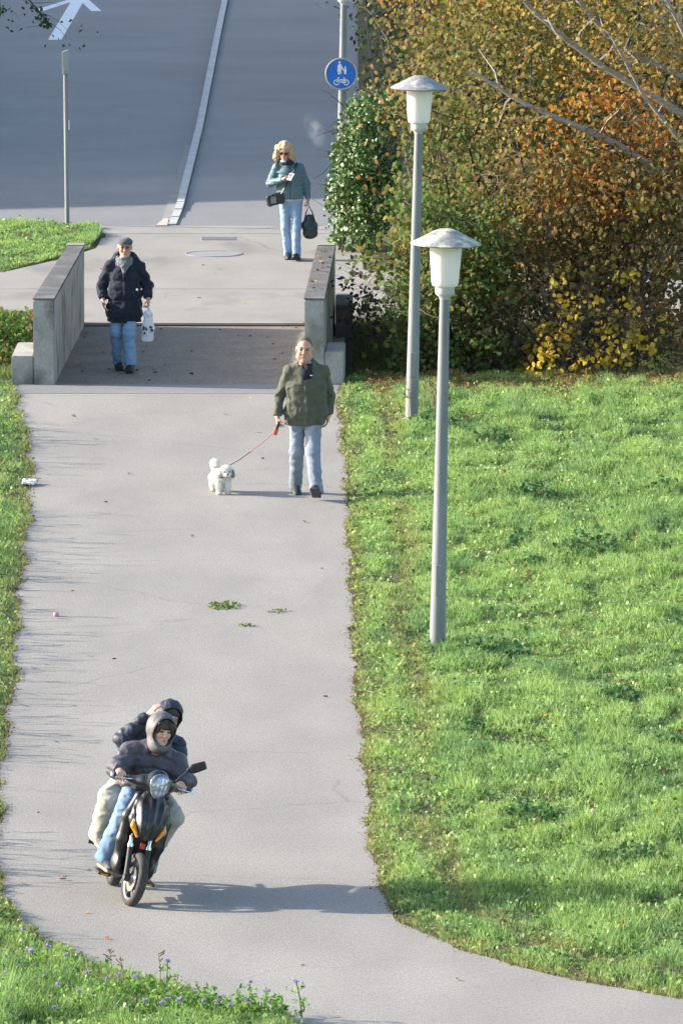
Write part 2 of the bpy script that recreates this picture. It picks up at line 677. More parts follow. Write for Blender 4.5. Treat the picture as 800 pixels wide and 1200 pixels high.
def sheet(name, poly, z, material, thick=0.05, parent=None, kind='structure'):
    bm = bmesh.new()
    f = bm.faces.new([bm.verts.new((x, y, z)) for x, y in poly])
    if f.normal.z < 0:
        f.normal_flip()
    bm.normal_update()
    if f.normal.z < 0:
        bmesh.ops.reverse_faces(bm, faces=[f])
    e = bmesh.ops.extrude_face_region(bm, geom=[f])
    for v in [g for g in e['geom'] if isinstance(g, bmesh.types.BMVert)]:
        v.co.z -= thick
    bmesh.ops.recalc_face_normals(bm, faces=bm.faces[:])
    bmesh.ops.triangulate(bm, faces=[f for f in bm.faces if len(f.verts) > 4])
    me = bpy.data.meshes.new(name)
    bm.to_mesh(me)
    bm.free()
    me.materials.append(material)
    o = bpy.data.objects.new(name, me)
    COL.objects.link(o)
    o.parent = parent
    if kind and not parent:
        o['kind'] = kind
    return o


tag(sheet('path', PATH_POLY, 0.014, MATS['asphalt']), 'pale grey asphalt footpath sweeping down from the bridge')
tag(sheet('path_strip', [(-4.0, 99.55), (-0.05, 99.5), (-0.02, 100.42), (-4.02, 100.42)], 0.018, MATS['asphalt_road'], 0.05), 'darker strip where the path meets the bridge', kind='structure')  # separate strip coloured darker than the rest of the path
tag(sheet('bridge_deck', [(-4.02, 100.44), (0.0, 100.44), (0.05, 106.78), (-3.6, 106.78)], 0.01, MATS['deck'], 0.3), 'dark concrete deck between the two parapets')
# concrete expansion strip at the far end of the deck and pavement slabs behind it
pav = tag(sheet('pavement', [(-40, 107.02), (40, 107.02), (40, 113.35), (0.42, 113.5), (0.3, 117.0), (0.1, 119.7), (-3.62, 119.7), (-3.4, 118.2), (-3.55, 116.5), (-3.95, 115.2), (-4.72, 113.3), (-40, 113.0)],
                0.0, MATS['joint'], 0.12), 'pale paved forecourt beyond the bridge')


def slab(poly, z=0.016):
    return sheet('paving_slab', poly, z, MATS['pavement'], 0.03, pav)


slab([(-3.42, 106.8), (-0.5, 106.8), (-0.49, 107.0), (-3.42, 107.0)], 0.05)
slab([(-39, 107.04), (39, 107.04), (39, 111.17), (-39, 111.17)])
slab([(-39, 111.2), (39, 111.2), (39, 113.3), (0.4, 113.5), (0.22, 117.0), (0.1, 118.5), (-3.45, 118.5), (-3.5, 116.5), (-3.9, 115.2), (-4.7, 113.3), (-39, 113.0)])
slab([(-3.45, 118.53), (0.1, 118.53), (0.05, 119.68), (-3.6, 119.68)])
# road on the left, footway on the right, kerb between
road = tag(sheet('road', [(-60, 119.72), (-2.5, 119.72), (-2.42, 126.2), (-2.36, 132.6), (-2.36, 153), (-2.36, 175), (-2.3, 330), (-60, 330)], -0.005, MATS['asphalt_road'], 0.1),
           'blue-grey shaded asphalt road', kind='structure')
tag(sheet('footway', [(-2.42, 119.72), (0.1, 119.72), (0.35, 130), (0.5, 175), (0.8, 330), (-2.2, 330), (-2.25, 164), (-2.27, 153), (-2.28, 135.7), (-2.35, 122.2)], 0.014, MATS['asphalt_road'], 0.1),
    'shaded asphalt footway rising beside the road kerb', kind='structure')
kerb = empty('kerb', (-2.5, 120, 0), label='pale stone kerb between road and footway')
kerb['kind'] = 'structure'
KL = [(-2.54, 119.73), (-2.475, 122.23), (-2.405, 135.67), (-2.395, 153.37), (-2.365, 175.0)]
KR = [(-2.42, 119.73), (-2.36, 122.23), (-2.29, 135.67), (-2.28, 153.37), (-2.25, 175.0)]
yk = 119.74
while yk < 172:
    y1 = yk + 1.0
    a0, a1 = np.interp(yk, [p[1] for p in KL], [p[0] for p in KL]), np.interp(y1, [p[1] for p in KL], [p[0] for p in KL])
    b0, b1 = np.interp(yk, [p[1] for p in KR], [p[0] for p in KR]), np.interp(y1, [p[1] for p in KR], [p[0] for p in KR])
    zt = 0.035 + min(0.04, (yk - 119.7) * 0.012) + random.uniform(-0.003, 0.003)
    o = sheet('kerb_stone', [(a0 + 2.5, yk - 120), (b0 + 2.5 - 0.004, yk - 120), (b1 + 2.5 - 0.004, y1 - 120 - 0.004), (a1 + 2.5, y1 - 120 - 0.004)], zt, MATS['kerb'], 0.14, kerb)
    yk = y1
tag(sheet('gutter', [(-2.66, 119.8), (-2.548, 119.8), (-2.484, 122.23), (-2.425, 132.6), (-2.525, 132.6), (-2.58, 126.2)], 0.006, mat('gutter_stone', (0.25, 0.245, 0.24), (0.21, 0.206, 0.2), scale=3, rough=.9), 0.05), 'narrow concrete gutter strip along the kerb', kind='structure')
sheet('kerb_ramp', [(-2.72, 119.6), (-2.55, 119.6), (-2.55, 120.6), (-2.62, 120.6)], 0.03, mat('ramp_stone', (0.5, 0.42, 0.33), (0.44, 0.37, 0.3), scale=4), 0.08)['label'] = 'small tan wedge at the kerb end'
# painted arrow on the road
arrow = MB()
arrow.prism([(-5.52, 154.1), (-5.27, 154.1), (-5.14, 164.6), (-5.39, 164.6)], -0.004, -0.001)
arrow.prism([(-5.18, 165.2), (-4.72, 161.2), (-4.92, 161.2), (-5.28, 164.4)], -0.004, -0.0014)
arrow.prism([(-5.26, 165.2), (-5.28, 164.2), (-5.86, 161.3), (-6.08, 161.3)], -0.004, -0.0018)
tag(arrow.build('road_arrow', MATS['paint_white']), 'white painted arrow on the shaded road', 'road marking')
# manhole and drain
mh = empty('manhole', (-1.81, 115.7, 0.016), label='round iron manhole cover set in the pavement', cat='manhole')
MB().lathe([(0.0, 0.006), (0.36, 0.006), (0.365, 0.0)], 32).build('cover', mat('cover_iron', (0.275, 0.26, 0.25), (0.24, 0.228, 0.22), scale=9, rough=0.6), mh)
MB().lathe([(0.375, 0.001), (0.375, 0.008), (0.405, 0.008), (0.41, 0.001)], 32).build('rim', MATS['iron'], mh)
dr = empty('drain_cover', (-1.77, 117.8, 0.016), label='small rectangular drain cover behind the manhole', cat='drain')
for i in range(5):
    MB().box((-0.24, -0.2 + i * 0.085, 0), (0.24, -0.14 + i * 0.085, 0.008)).build('bar', MATS['iron'], dr)

# ------------------------------------------------------------------ bridge parapets
SK = 0.15 / 6.35


def par_wall(x0, x1, f0, f1, y0, y1, z0, z1, ov=0.0):
    """Wall in plan: x0..x1 at the near end, f0..f1 at the far end."""
    m = MB()
    bm = bmesh.new()
    P = [(x0 - ov, y0 - ov), (x1 + ov, y0 - ov), (f1 + ov, y1 + ov), (f0 - ov, y1 + ov)]
    lo = [bm.verts.new((x, y, z0)) for x, y in P]
    hi = [bm.verts.new((x, y, z1)) for x, y in P]
    bm.faces.new(lo[::-1])
    bm.faces.new(hi)
    for i in range(4):
        bm.faces.new((lo[i], lo[(i + 1) % 4], hi[(i + 1) % 4], hi[i]))
    bmesh.ops.bevel(bm, geom=bm.edges[:], offset=0.012, segments=2, affect='EDGES')
    return m._bm(bm)


pl = empty('parapet', (0, 0, 0), label='left concrete parapet beside the man in the flat cap', cat='parapet', group='bridge parapets')
par_wall(-3.80, -3.54, -3.58, -3.37, DY0, 106.9, -0.6, 1.06).build('wall', MATS['concrete'], pl)
par_wall(-3.80, -3.54, -3.58, -3.37, DY0 + 0.02, 106.6, 1.062, 1.085, 0.012).build('coping', MATS['concrete_dark'], pl)
par_wall(-3.60, -3.35, -3.60, -3.35, 106.62, 106.92, 1.062, 1.1, 0.0).build('end_cap', MATS['pavement'], pl)
par_wall(-4.07, -3.803, -4.05, -3.79, DY0, 101.9, -0.8, 0.37).build('end_block', MATS['concrete'], pl)
pr = empty('parapet', (0, 0, 0), label='right concrete parapet with fallen leaves on top behind the dog walker', cat='parapet', group='bridge parapets')
par_wall(-0.455, -0.21, -0.31, -0.083, DY0, 106.9, -0.6, 1.06).build('wall', MATS['concrete'], pr)
par_wall(-0.455, -0.21, -0.31, -0.083, DY0 + 0.02, 106.6, 1.062, 1.085, 0.012).build('coping', MATS['concrete_dark'], pr)
par_wall(-0.32, -0.075, -0.32, -0.075, 106.62, 106.92, 1.062, 1.1, 0.0).build('end_cap', MATS['pavement'], pr)
par_wall(-0.207, 0.03, -0.18, 0.05, DY0, 101.5, -0.8, 0.42).build('end_block', MATS['concrete'], pr)
par_wall(-0.08, 0.15, -0.075, 0.15, 105.6, 107.0, -1.5, 0.42).build('abutment', MATS['concrete_dark'], pr)

# ------------------------------------------------------------------ street lamps
def make_lamp(hat):
    r = empty('street_lamp')
    MB().lathe([(0.078, -0.3), (0.078, 0.0), (0.076, 0.3), (0.064, 1.6), (0.052, 3.0), (0.048, 3.47)], 20).build('pole', MATS['galvanised'], r, smooth=True)
    MB().lathe([(0.05, 3.455), (0.055, 3.475), (0.088, 3.50), (0.094, 3.515), (0.094, 3.575), (0.06, 3.58)], 24).build('collar', MATS['lamp_white'], r, smooth=True)
    MB().lathe([(0.09, 3.578), (0.118, 3.585), (0.128, 3.60), (0.132, 3.62), (0.160, 3.995), (0.15, 3.996)], 32).build('lamp_shade', MATS['lamp_glass'], r, smooth=True)
    MB().lathe([(0.0, 3.985), (0.16, 3.985), (0.33, 3.985), (0.343, 3.99), (0.346, 3.997), (0.30, 4.025), (0.2, 4.075), (0.12, 4.12), (0.065, 4.14), (0.0, 4.146)], 40).build('hat', MATS[hat], r, smooth=True)
    MB().lathe([(0.082, -0.02), (0.095, 0.0), (0.095, 0.05), (0.079, 0.06)], 20).build('base_collar', MATS['concrete'], r, smooth=True)
    dr_ = MB().box((-0.032, -0.0795, 0.55), (0.032, -0.05, 0.85), 0.006).build('access_door', MATS['galvanised'], r)
    MB().lathe([(0, -0.084), (0.008, -0.083), (0.008, -0.078)], 8, (0, 0, 0.7), 'y').build('door_lock', MATS['iron'], dr_)
    return r


lamps = [((0.935, 79.17), 1.1, 'hat_mossy', 'street lamp with lichen covered hat standing alone in the open grass'),
         ((0.834, 96.85), 1.3, 'hat_metal', 'street lamp with smooth grey hat in front of the bushes'),
         ((-0.02, 117.1), 0.9, 'hat_metal', 'grey lamp pole carrying the round blue sign by the ivy hedge')]
for (x, y), lean, hat, lb in lamps:
    l_ = make_lamp(hat)
    l_.location = (x, y, 0)
    l_.rotation_euler = (0, R(lean), random.uniform(0, 6))
    l_.rotation_euler = (0, R(lean), 0)
    tag(l_, lb, 'street lamp', 'row of street lamps')

# round blue sign
mat('sign_blue', (0.012, 0.14, 0.55), (0.015, 0.16, 0.6), scale=6, rough=0.4)
mat('sign_white', (0.75, 0.77, 0.8), rough=0.45)
mat('sign_metal', (0.4, 0.41, 0.42), (0.33, 0.34, 0.35), scale=9, rough=0.45, metal=0.4)
mat('rust', (0.4, 0.15, 0.05), (0.3, 0.1, 0.04), scale=30, rough=0.9)
sg = empty('round_sign', (0.0, 117.0, 2.47), (R(2), 0, R(-4)), 'round blue sign with white pedestrians and bicycle on lamp pole', 'sign')
MB().lathe([(0.0, 0.02), (0.225, 0.02), (0.234, 0.005), (0.236, -0.02), (0.225, -0.026), (0.21, -0.022), (0.208, -0.014), (0.0, -0.014)], 48, axis='y').build('rim', MATS['sign_metal'], sg, smooth=True)
MB().lathe([(0.206, -0.016), (0.205, -0.02), (0.0, -0.02)], 48, axis='y').build('plate', MATS['sign_blue'], sg)
MX = Matrix.Rotation(R(90), 4, 'X')


def flat(poly):
    return MB().prism([(x, y) for x, y in poly], 0.0205, 0.0235, MX)


def ngon(cx, cy, r, n=12, ry=None):
    return [(cx + r * math.cos(2 * math.pi * i / n), cy + (ry or r) * math.sin(2 * math.pi * i / n)) for i in range(n)]


adult = flat([(-0.06, 0.03), (-0.052, 0.125), (-0.03, 0.15), (-0.008, 0.145), (0.02, 0.09), (0.038, 0.06), (0.028, 0.05), (0.0, 0.08), (-0.002, -0.005), (-0.016, -0.005), (-0.022, 0.05), (-0.03, -0.005), (-0.05, -0.005), (-0.05, 0.05)])
adult.V += []
adult.build('adult_symbol', MATS['sign_white'], sg)
flat(ngon(-0.026, 0.168, 0.017)).build('adult_head_symbol', MATS['sign_white'], sg)
flat([(0.035, 0.045), (0.04, 0.08), (0.06, 0.085), (0.075, 0.06), (0.07, 0.03), (0.066, -0.003), (0.045, -0.003)]).build('child_symbol', MATS['sign_white'], sg)
flat(ngon(0.055, 0.099, 0.013)).build('child_head_symbol', MATS['sign_white'], sg)


def ring(cx, cy, r0, r1):
    m = MB()
    n = 20
    V = []
    for z in (0.0205, 0.0235):
        for r in (r0, r1):
            V += [MX @ Vector((cx + r * math.cos(2 * math.pi * i / n), cy + r * math.sin(2 * math.pi * i / n), z)) for i in range(n)]
    F = []
    for i in range(n):
        j = (i + 1) % n
        F += [(2 * n + i, 2 * n + j, 3 * n + j, 3 * n + i), (i, j, 2 * n + j, 2 * n + i), (n + i, n + j, 3 * n + j, 3 * n + i)]
    return m.add(V, F)


bk = MB()
for cx in (-0.07, 0.07):
    r_ = ring(cx, -0.12, 0.03, 0.042)
    bk.add(r_.V, r_.F)
for a, b in (((-0.07, -0.12), (-0.04, -0.055)), ((-0.048, -0.085), (0.045, -0.08)), ((-0.03, -0.08), (0.0, -0.12)), ((0.0, -0.12), (0.05, -0.065)), ((0.04, -0.06), (0.07, -0.12)), ((0.0, -0.12), (0.07, -0.12)), ((-0.055, -0.052), (-0.025, -0.052)), ((0.025, -0.055), (0.055, -0.058))):
    d = Vector((b[0] - a[0], b[1] - a[1])).normalized() * 0.006
    f_ = flat([(a[0] - d.y, a[1] + d.x), (a[0] + d.y, a[1] - d.x), (b[0] + d.y, b[1] - d.x), (b[0] - d.y, b[1] + d.x)])
    bk.add(f_.V, f_.F)
bk.build('bicycle_symbol', MATS['sign_white'], sg)
flat([(0.13, 0.155), (0.145, 0.175), (0.17, 0.165), (0.175, 0.14), (0.15, 0.13), (0.135, 0.14)]).build('rust_spot', MATS['rust'], sg)
for z_ in (-0.1, 0.1):
    MB().box((-0.07, 0.02, z_ - 0.015), (0.07, 0.12, z_ + 0.015)).build('clamp', MATS['sign_metal'], sg)

# slim post with a sign seen edge-on
sp = empty('sign_post', (-4.02, 119.73, 0), (0, R(-0.4), 0), 'slim steel post with a sign plate seen edge on, beside the grass island', 'sign post')
MB().lathe([(0.034, -0.2), (0.034, 2.27), (0.0, 2.27)], 14).build('pole', MATS['galvanised'], sp, smooth=True)
MB().box((-0.012, -0.2, 2.24), (0.012, 0.2, 2.58), 0.004, Matrix.Rotation(R(-9), 4, 'Z')).build('sign_plate', MATS['sign_metal'], sp)
MB().box((-0.03, -0.05, 2.25), (0.03, 0.03, 2.3), 0.004).build('bracket', MATS['sign_metal'], sp)
MB().box((0.034, -0.03, 1.42), (0.05, 0.03, 1.56), 0.003).build('sticker', MATS['sign_white'], sp)

# ------------------------------------------------------------------ building to the left whose shadow lies over the road
bl = empty('apartment_building', (-33, 150, 0), (0, 0, R(16.4)), 'plain apartment block beside the road', 'building')
W2, L2, HB = 11.0, 90.0, 10.2
MB().box((-W2, -22, 0), (W2, L2, HB)).build('wall', MATS['plaster'], bl)
MB().add([(-W2 - .4, -22.4, HB + .01), (W2 + .4, -22.4, HB + .01), (W2 + .4, L2 + .4, HB + .01), (-W2 - .4, L2 + .4, HB + .01), (-3, -14, HB + 1.2), (3, -14, HB + 1.2), (3, L2 - 8, HB + 1.2), (-3, L2 - 8, HB + 1.2)],
         [(0, 1, 5, 4), (1, 2, 6, 5), (2, 3, 7, 6), (3, 0, 4, 7), (4, 5, 6, 7), (3, 2, 1, 0)]).build('roof', MATS['roof_tile'], bl)
for fl in range(3):
    for k in range(28):
        yy = -20 + k * 3.8
        w_ = MB().box((W2, yy, 1.0 + fl * 3.0), (W2 + 0.05, yy + 1.3, 2.4 + fl * 3.0)).build('window', MATS['window_glass'], bl)


# ------------------------------------------------------------------ grass
mat('grass', (0.1, 0.2, 0.03), rough=0.55, attr=True, trans=0.42, spec=0.35)
mat('leaf', (0.1, 0.2, 0.03), rough=0.7, attr=True, trans=0.45, spec=0.15)
mat('leaf_glossy', (0.05, 0.12, 0.03), rough=0.42, attr=True, trans=0.15, spec=0.4)
mat('bark_pale', (0.34, 0.30, 0.25), (0.19, 0.165, 0.135), scale=14, rough=0.9, stretch=(1, 1, 3), bump=0.004)
mat('bark_dark', (0.09, 0.075, 0.06), (0.055, 0.047, 0.04), scale=10, rough=0.95, bump=0.006, bscale=40)
mat('twig', (0.11, 0.085, 0.07), (0.07, 0.055, 0.045), scale=10, rough=0.9)
mat('stem_green', (0.1, 0.14, 0.05), (0.12, 0.12, 0.05), scale=10, rough=0.8)
mat('petal', (0.40, 0.33, 0.54), (0.32, 0.25, 0.47), scale=30, rough=0.7, trans=0.3)
mat('dry', (0.34, 0.26, 0.15), (0.25, 0.17, 0.1), scale=12, rough=0.9, trans=0.2)


def blades(name, x, y, z, h, w, col, lean=0.55, label=None):
    """Grass blades: one slim leaning triangle each."""
    n = len(x)
    a = RNG.uniform(0, 2 * np.pi, n)
    f = RNG.uniform(0, 2 * np.pi, n)
    ln = h * lean * RNG.uniform(0.2, 1.6, n)
    dx, dy = np.cos(a) * ln, np.sin(a) * ln
    wx, wy = np.cos(f) * w * 0.5, np.sin(f) * w * 0.5
    P = np.stack([x, y, z], -1)
    W = np.stack([wx, wy, np.zeros(n)], -1)
    t = P + np.stack([dx, dy, h], -1)
    V = np.stack([P - W, P + W, t], 1).reshape(-1, 3)
    C = np.repeat(col[:, None, :], 3, 1).copy()
    C[:, 2] *= 1.12
    return np_mesh(name, V, np.arange(3 * n).reshape(-1, 3), MATS['grass'], None, C.reshape(-1, 3))


def leaf_geo(P, size, N=None, asp=0.62, droop=0.35, rng=RNG, simple=False):
    """Six-sided folded leaves at P; returns verts and triangles."""
    n = len(P)
    d = rng.normal(size=(n, 3))
    d[:, 2] -= droop
    d /= np.linalg.norm(d, axis=1)[:, None]
    r = rng.normal(size=(n, 3))
    if N is not None:
        r = N + 0.55 * r
    s = np.cross(d, r)
    s /= np.linalg.norm(s, axis=1)[:, None] + 1e-9
    u = np.cross(s, d)
    L = (size * rng.uniform(0.65, 1.3, n))[:, None]
    Wd = L * asp * 0.5
    q = lambda a, b, c: P + d * L * a + s * Wd * b + u * L * c
    if simple:
        V = np.stack([q(0, 0, 0), q(.5, 1, .1), q(1, 0, -.08), q(.5, -1, .1)], 1).reshape(-1, 3)
        b = np.arange(n)[:, None] * 4
        return V, np.concatenate([b + np.array(t) for t in ((0, 1, 3), (1, 2, 3))])
    V = np.stack([q(0, 0, 0), q(.3, .95, .1), q(.68, .75, .1), q(1, 0, -.08), q(.68, -.75, .1), q(.3, -.95, .1)], 1).reshape(-1, 3)
    b = np.arange(n)[:, None] * 6
    return V, np.concatenate([b + np.array(t) for t in ((0, 1, 5), (1, 2, 5), (2, 4, 5), (2, 3, 4))])


def pick(cols, w, n, jit=0.18, rng=RNG):
    c = np.array(cols)[rng.choice(len(cols), n, p=np.array(w) / sum(w))]
    return np.clip(c * rng.uniform(1 - jit, 1 + jit, (n, 1)) * rng.uniform(0.93, 1.07, (n, 3)), 0.004, 1)


def grass_cols(x, y, edge, n):
    base = pick([(0.235, 0.385, 0.095), (0.335, 0.48, 0.135), (0.11, 0.235, 0.065), (0.48, 0.57, 0.27), (0.07, 0.155, 0.05)], [5, 4, 3, 1.6, 1.0], n, .22)
    p = noise2(x, y * 0.5, 0.8, 3.0) * 0.4 + noise2(x, y * 0.5, 3.2, 9.0) * 0.5 + noise2(x, y * 0.5, 8.0, 4.0) * 0.35
    dark = np.clip(p * 1.6, 0, 1)[:, None]
    base = base * (1 - 0.55 * dark) + np.array((0.09, 0.20, 0.085)) * 0.55 * dark
    yel = np.clip(-p * 1.4, 0, 1)[:, None]
    base = base * (1 - 0.35 * yel) + np.array((0.36, 0.44, 0.13)) * 0.35 * yel
    if edge is not None:
        k = np.clip(1 - edge / 0.22, 0, 1) * 0.85 + 0.75 * np.exp(-((edge - 0.55 - 0.1 * np.sin(y * 0.6)) / 0.13) ** 2) * np.clip(noise2(x, y, 0.35) + 0.7, 0, 1)
        k = (np.clip(k, 0, 0.9) * RNG.uniform(0.1, 1.15, n))[:, None].clip(0, 1)
        base = base * (1 - k) + np.array((0.3, 0.25, 0.1)) * k
    return base


def scatter(n, x0, x1, y0, y1, ok):
    x, y = RNG.uniform(x0, x1, n), RNG.uniform(y0, y1, n)
    m = ok(x, y)
    return x[m], y[m]


def meadow(name, n, x0, x1, y0, y1, ok, label, hmin=0.038, hmax=0.1, edge=True, weed=0.1, wd=0.0092):
    x, y = scatter(n, x0, x1, y0, y1, ok)
    e = np.minimum(dist_line(x, y, EDGE_R[::3]), dist_line(x, y, EDGE_L[::3])) if edge else np.full(len(x), 9.0)
    tuft = np.clip(noise2(x, y * .5, 2.0, 2.0) * 0.6 + noise2(x, y * .5, 5.5, 7.0) * 1.0 + noise2(x, y * .5, 11.0, 1.0) * .5, -0.85, 1.8)
    h = (hmin + (hmax - hmin) * RNG.random(len(x))) * (1 + 0.8 * tuft) * (0.45 + 0.55 * np.clip(e / 0.55, 0, 1))
    # trodden strip beside the path
    h *= 1 - 0.5 * np.exp(-((e - 0.55) / 0.16) ** 2)
    z = ground_z(x, y)
    o = blades(name, x, y, z - 0.01, h, wd * RNG.uniform(0.6, 1.5, len(x)), grass_cols(x, y, e if edge else None, len(x)))
    tag(o, label, 'grass', kind='stuff')
    if weed:
        k = RNG.random(len(x)) < weed
        xs, ys = x[k], y[k]
        P = np.stack([xs, ys, z[k] + h[k] * RNG.uniform(0.2, 0.8, k.sum())], -1)
        Nrm = np.tile((0.0, 0.0, 1.0), (len(P), 1))
        V, F = leaf_geo(P, 0.042, Nrm * .6, 0.75, 0.0, simple=True)
        C = grass_cols(xs, ys, e[k] if edge else None, len(xs)) * RNG.uniform(0.4, 1.25, (len(xs), 1))
        o2 = np_mesh('meadow_weeds' if 'meadow' in name else 'verge_weeds', V, F, MATS['grass'], None, np.repeat(C, 4, 0))
        tag(o2, 'small broad weed leaves among ' + label, 'weeds', kind='stuff')
    return o


def right_ok(x, y):
    half = y * 0.0417 + 2.0
    return (x < half) & ~in_poly(x, y, PATH_POLY) & (x > np.interp(y, [p[1] for p in PATH_R[::-1]], [p[0] for p in PATH_R[::-1]]) - 0.05) & ((y < 101.3) | (x > 0.9) & (y < 102))


def leftv_ok(x, y):
    return (x > -y * 0.0417 - 1.9) & ~in_poly(x, y, PATH_POLY) & (x < np.interp(y, [p[1] for p in PATH_L[::-1]], [p[0] for p in PATH_L[::-1]]) + 0.05)


meadow('meadow_grass', 900000, -0.2, 6.3, 60.5, 102, right_ok, 'bright green meadow grass right of the path')
meadow('verge_grass', 230000, -6.2, -2.6, 64, 101.2, leftv_ok, 'green grass verge left of the path', 0.05, 0.12)
meadow('foreground_grass', 120000, -4.6, 0.3, 59.3, 66.5, leftv_ok, 'lush green grass in the path bend with purple flowers', 0.07, 0.17, wd=0.0085, weed=0.25)
meadow('island_grass', 70000, -6.4, -3.4, 113, 120.3, lambda x, y: in_poly(x, y, ISLAND), 'short lawn on the traffic island by the road', 0.03, 0.06, edge=False, weed=0.05, wd=0.012)
# ditch banks: ragged grass and creeping leaves
bx, by = scatter(26000, -6.2, -3.9, 100.6, 107.3, lambda x, y: noise2(x, y, 1.3, 4.0) > -0.25)
cx_, cy_ = scatter(42000, 0.1, 5.2, 100.9, 107.3, lambda x, y: noise2(x, y, 1.3, 4.0) > -0.15)
bx, by = np.concatenate([bx, cx_]), np.concatenate([by, cy_])
bc = pick([(0.13, 0.2, 0.05), (0.2, 0.22, 0.07), (0.08, 0.13, 0.04), (0.24, 0.17, 0.09)], [4, 2, 3, 1.5], len(bx))
tag(blades('bank_grass', bx, by, ground_z(bx, by) - 0.01, RNG.uniform(0.08, 0.24, len(bx)), RNG.uniform(0.006, 0.012, len(bx)), bc, 0.8), 'rough grass on the banks of the ditch under the bridge', 'grass', kind='stuff')
kx, ky = scatter(9000, -6.2, -3.95, 101.2, 107.2, lambda x, y: noise2(x, y, 1.1, 8.0) > -0.1)
V, F = leaf_geo(np.stack([kx, ky, ground_z(kx, ky) + RNG.uniform(0.02, 0.15, len(kx))], -1), 0.07, np.tile((0.2, -0.6, 0.8), (len(kx), 1)), 0.8, 0)
tag(np_mesh('bank_ivy', V, F, MATS['leaf'], None, np.repeat(pick([(0.09, 0.2, 0.04), (0.14, 0.26, 0.05), (0.3, 0.2, 0.1)], [4, 3, 1.3], len(kx)), 6, 0)), 'creeping green leaves on the ditch bank left of the bridge', 'ivy', kind='stuff')

# dirt and dead leaves along the path edges
ex, ey = [], []
for E_, sgn in ((EDGE_R, 1), (EDGE_L, -1)):
    p = np.array(E_)
    k = RNG.integers(0, len(p) - 1, 5000)
    t = RNG.random((5000, 1))
    q = p[k] * (1 - t) + p[k + 1] * t
    ex.append(q[:, 0] - sgn * np.abs(RNG.normal(0, 0.035, 5000)) + sgn * 0.03)
    ey.append(q[:, 1] + RNG.normal(0, 0.03, 5000))
ex, ey = np.concatenate(ex), np.concatenate(ey)
m_ = (ey > 60) & (ey < 101) & (np.abs(ex) < ey * 0.0417 + 0.5)
ex, ey = ex[m_], ey[m_]
V, F = leaf_geo(np.stack([ex, ey, np.full(len(ex), 0.020)], -1), 0.02, np.tile((0.0, 0.0, 1.5), (len(ex), 1)), 0.6, 0)
tag(np_mesh('edge_debris', V, F, MATS['leaf'], None, np.repeat(pick([(0.20, 0.135, 0.08), (0.27, 0.18, 0.1), (0.13, 0.1, 0.065), (0.2, 0.2, 0.08)], [3, 3, 2, 1], len(ex)), 6, 0)),
    'crumbs of soil and dead leaves along the path edges', 'debris', kind='stuff')


# ------------------------------------------------------------------ shrubs and trees
def limb_path(p0, p1, sag, n=6, wob=0.04, rng=random):
    p0, p1 = Vector(p0), Vector(p1)
    out = []
    for i in range(n + 1):
        t = i / n
        p = p0.lerp(p1, t)
        p.z += sag * math.sin(math.pi * t)
        if 0 < i < n:
            L = (p1 - p0).length
            p += Vector((rng.uniform(-1, 1), rng.uniform(-1, 1), rng.uniform(-1, 1))) * wob * L
        out.append(p)
    return out


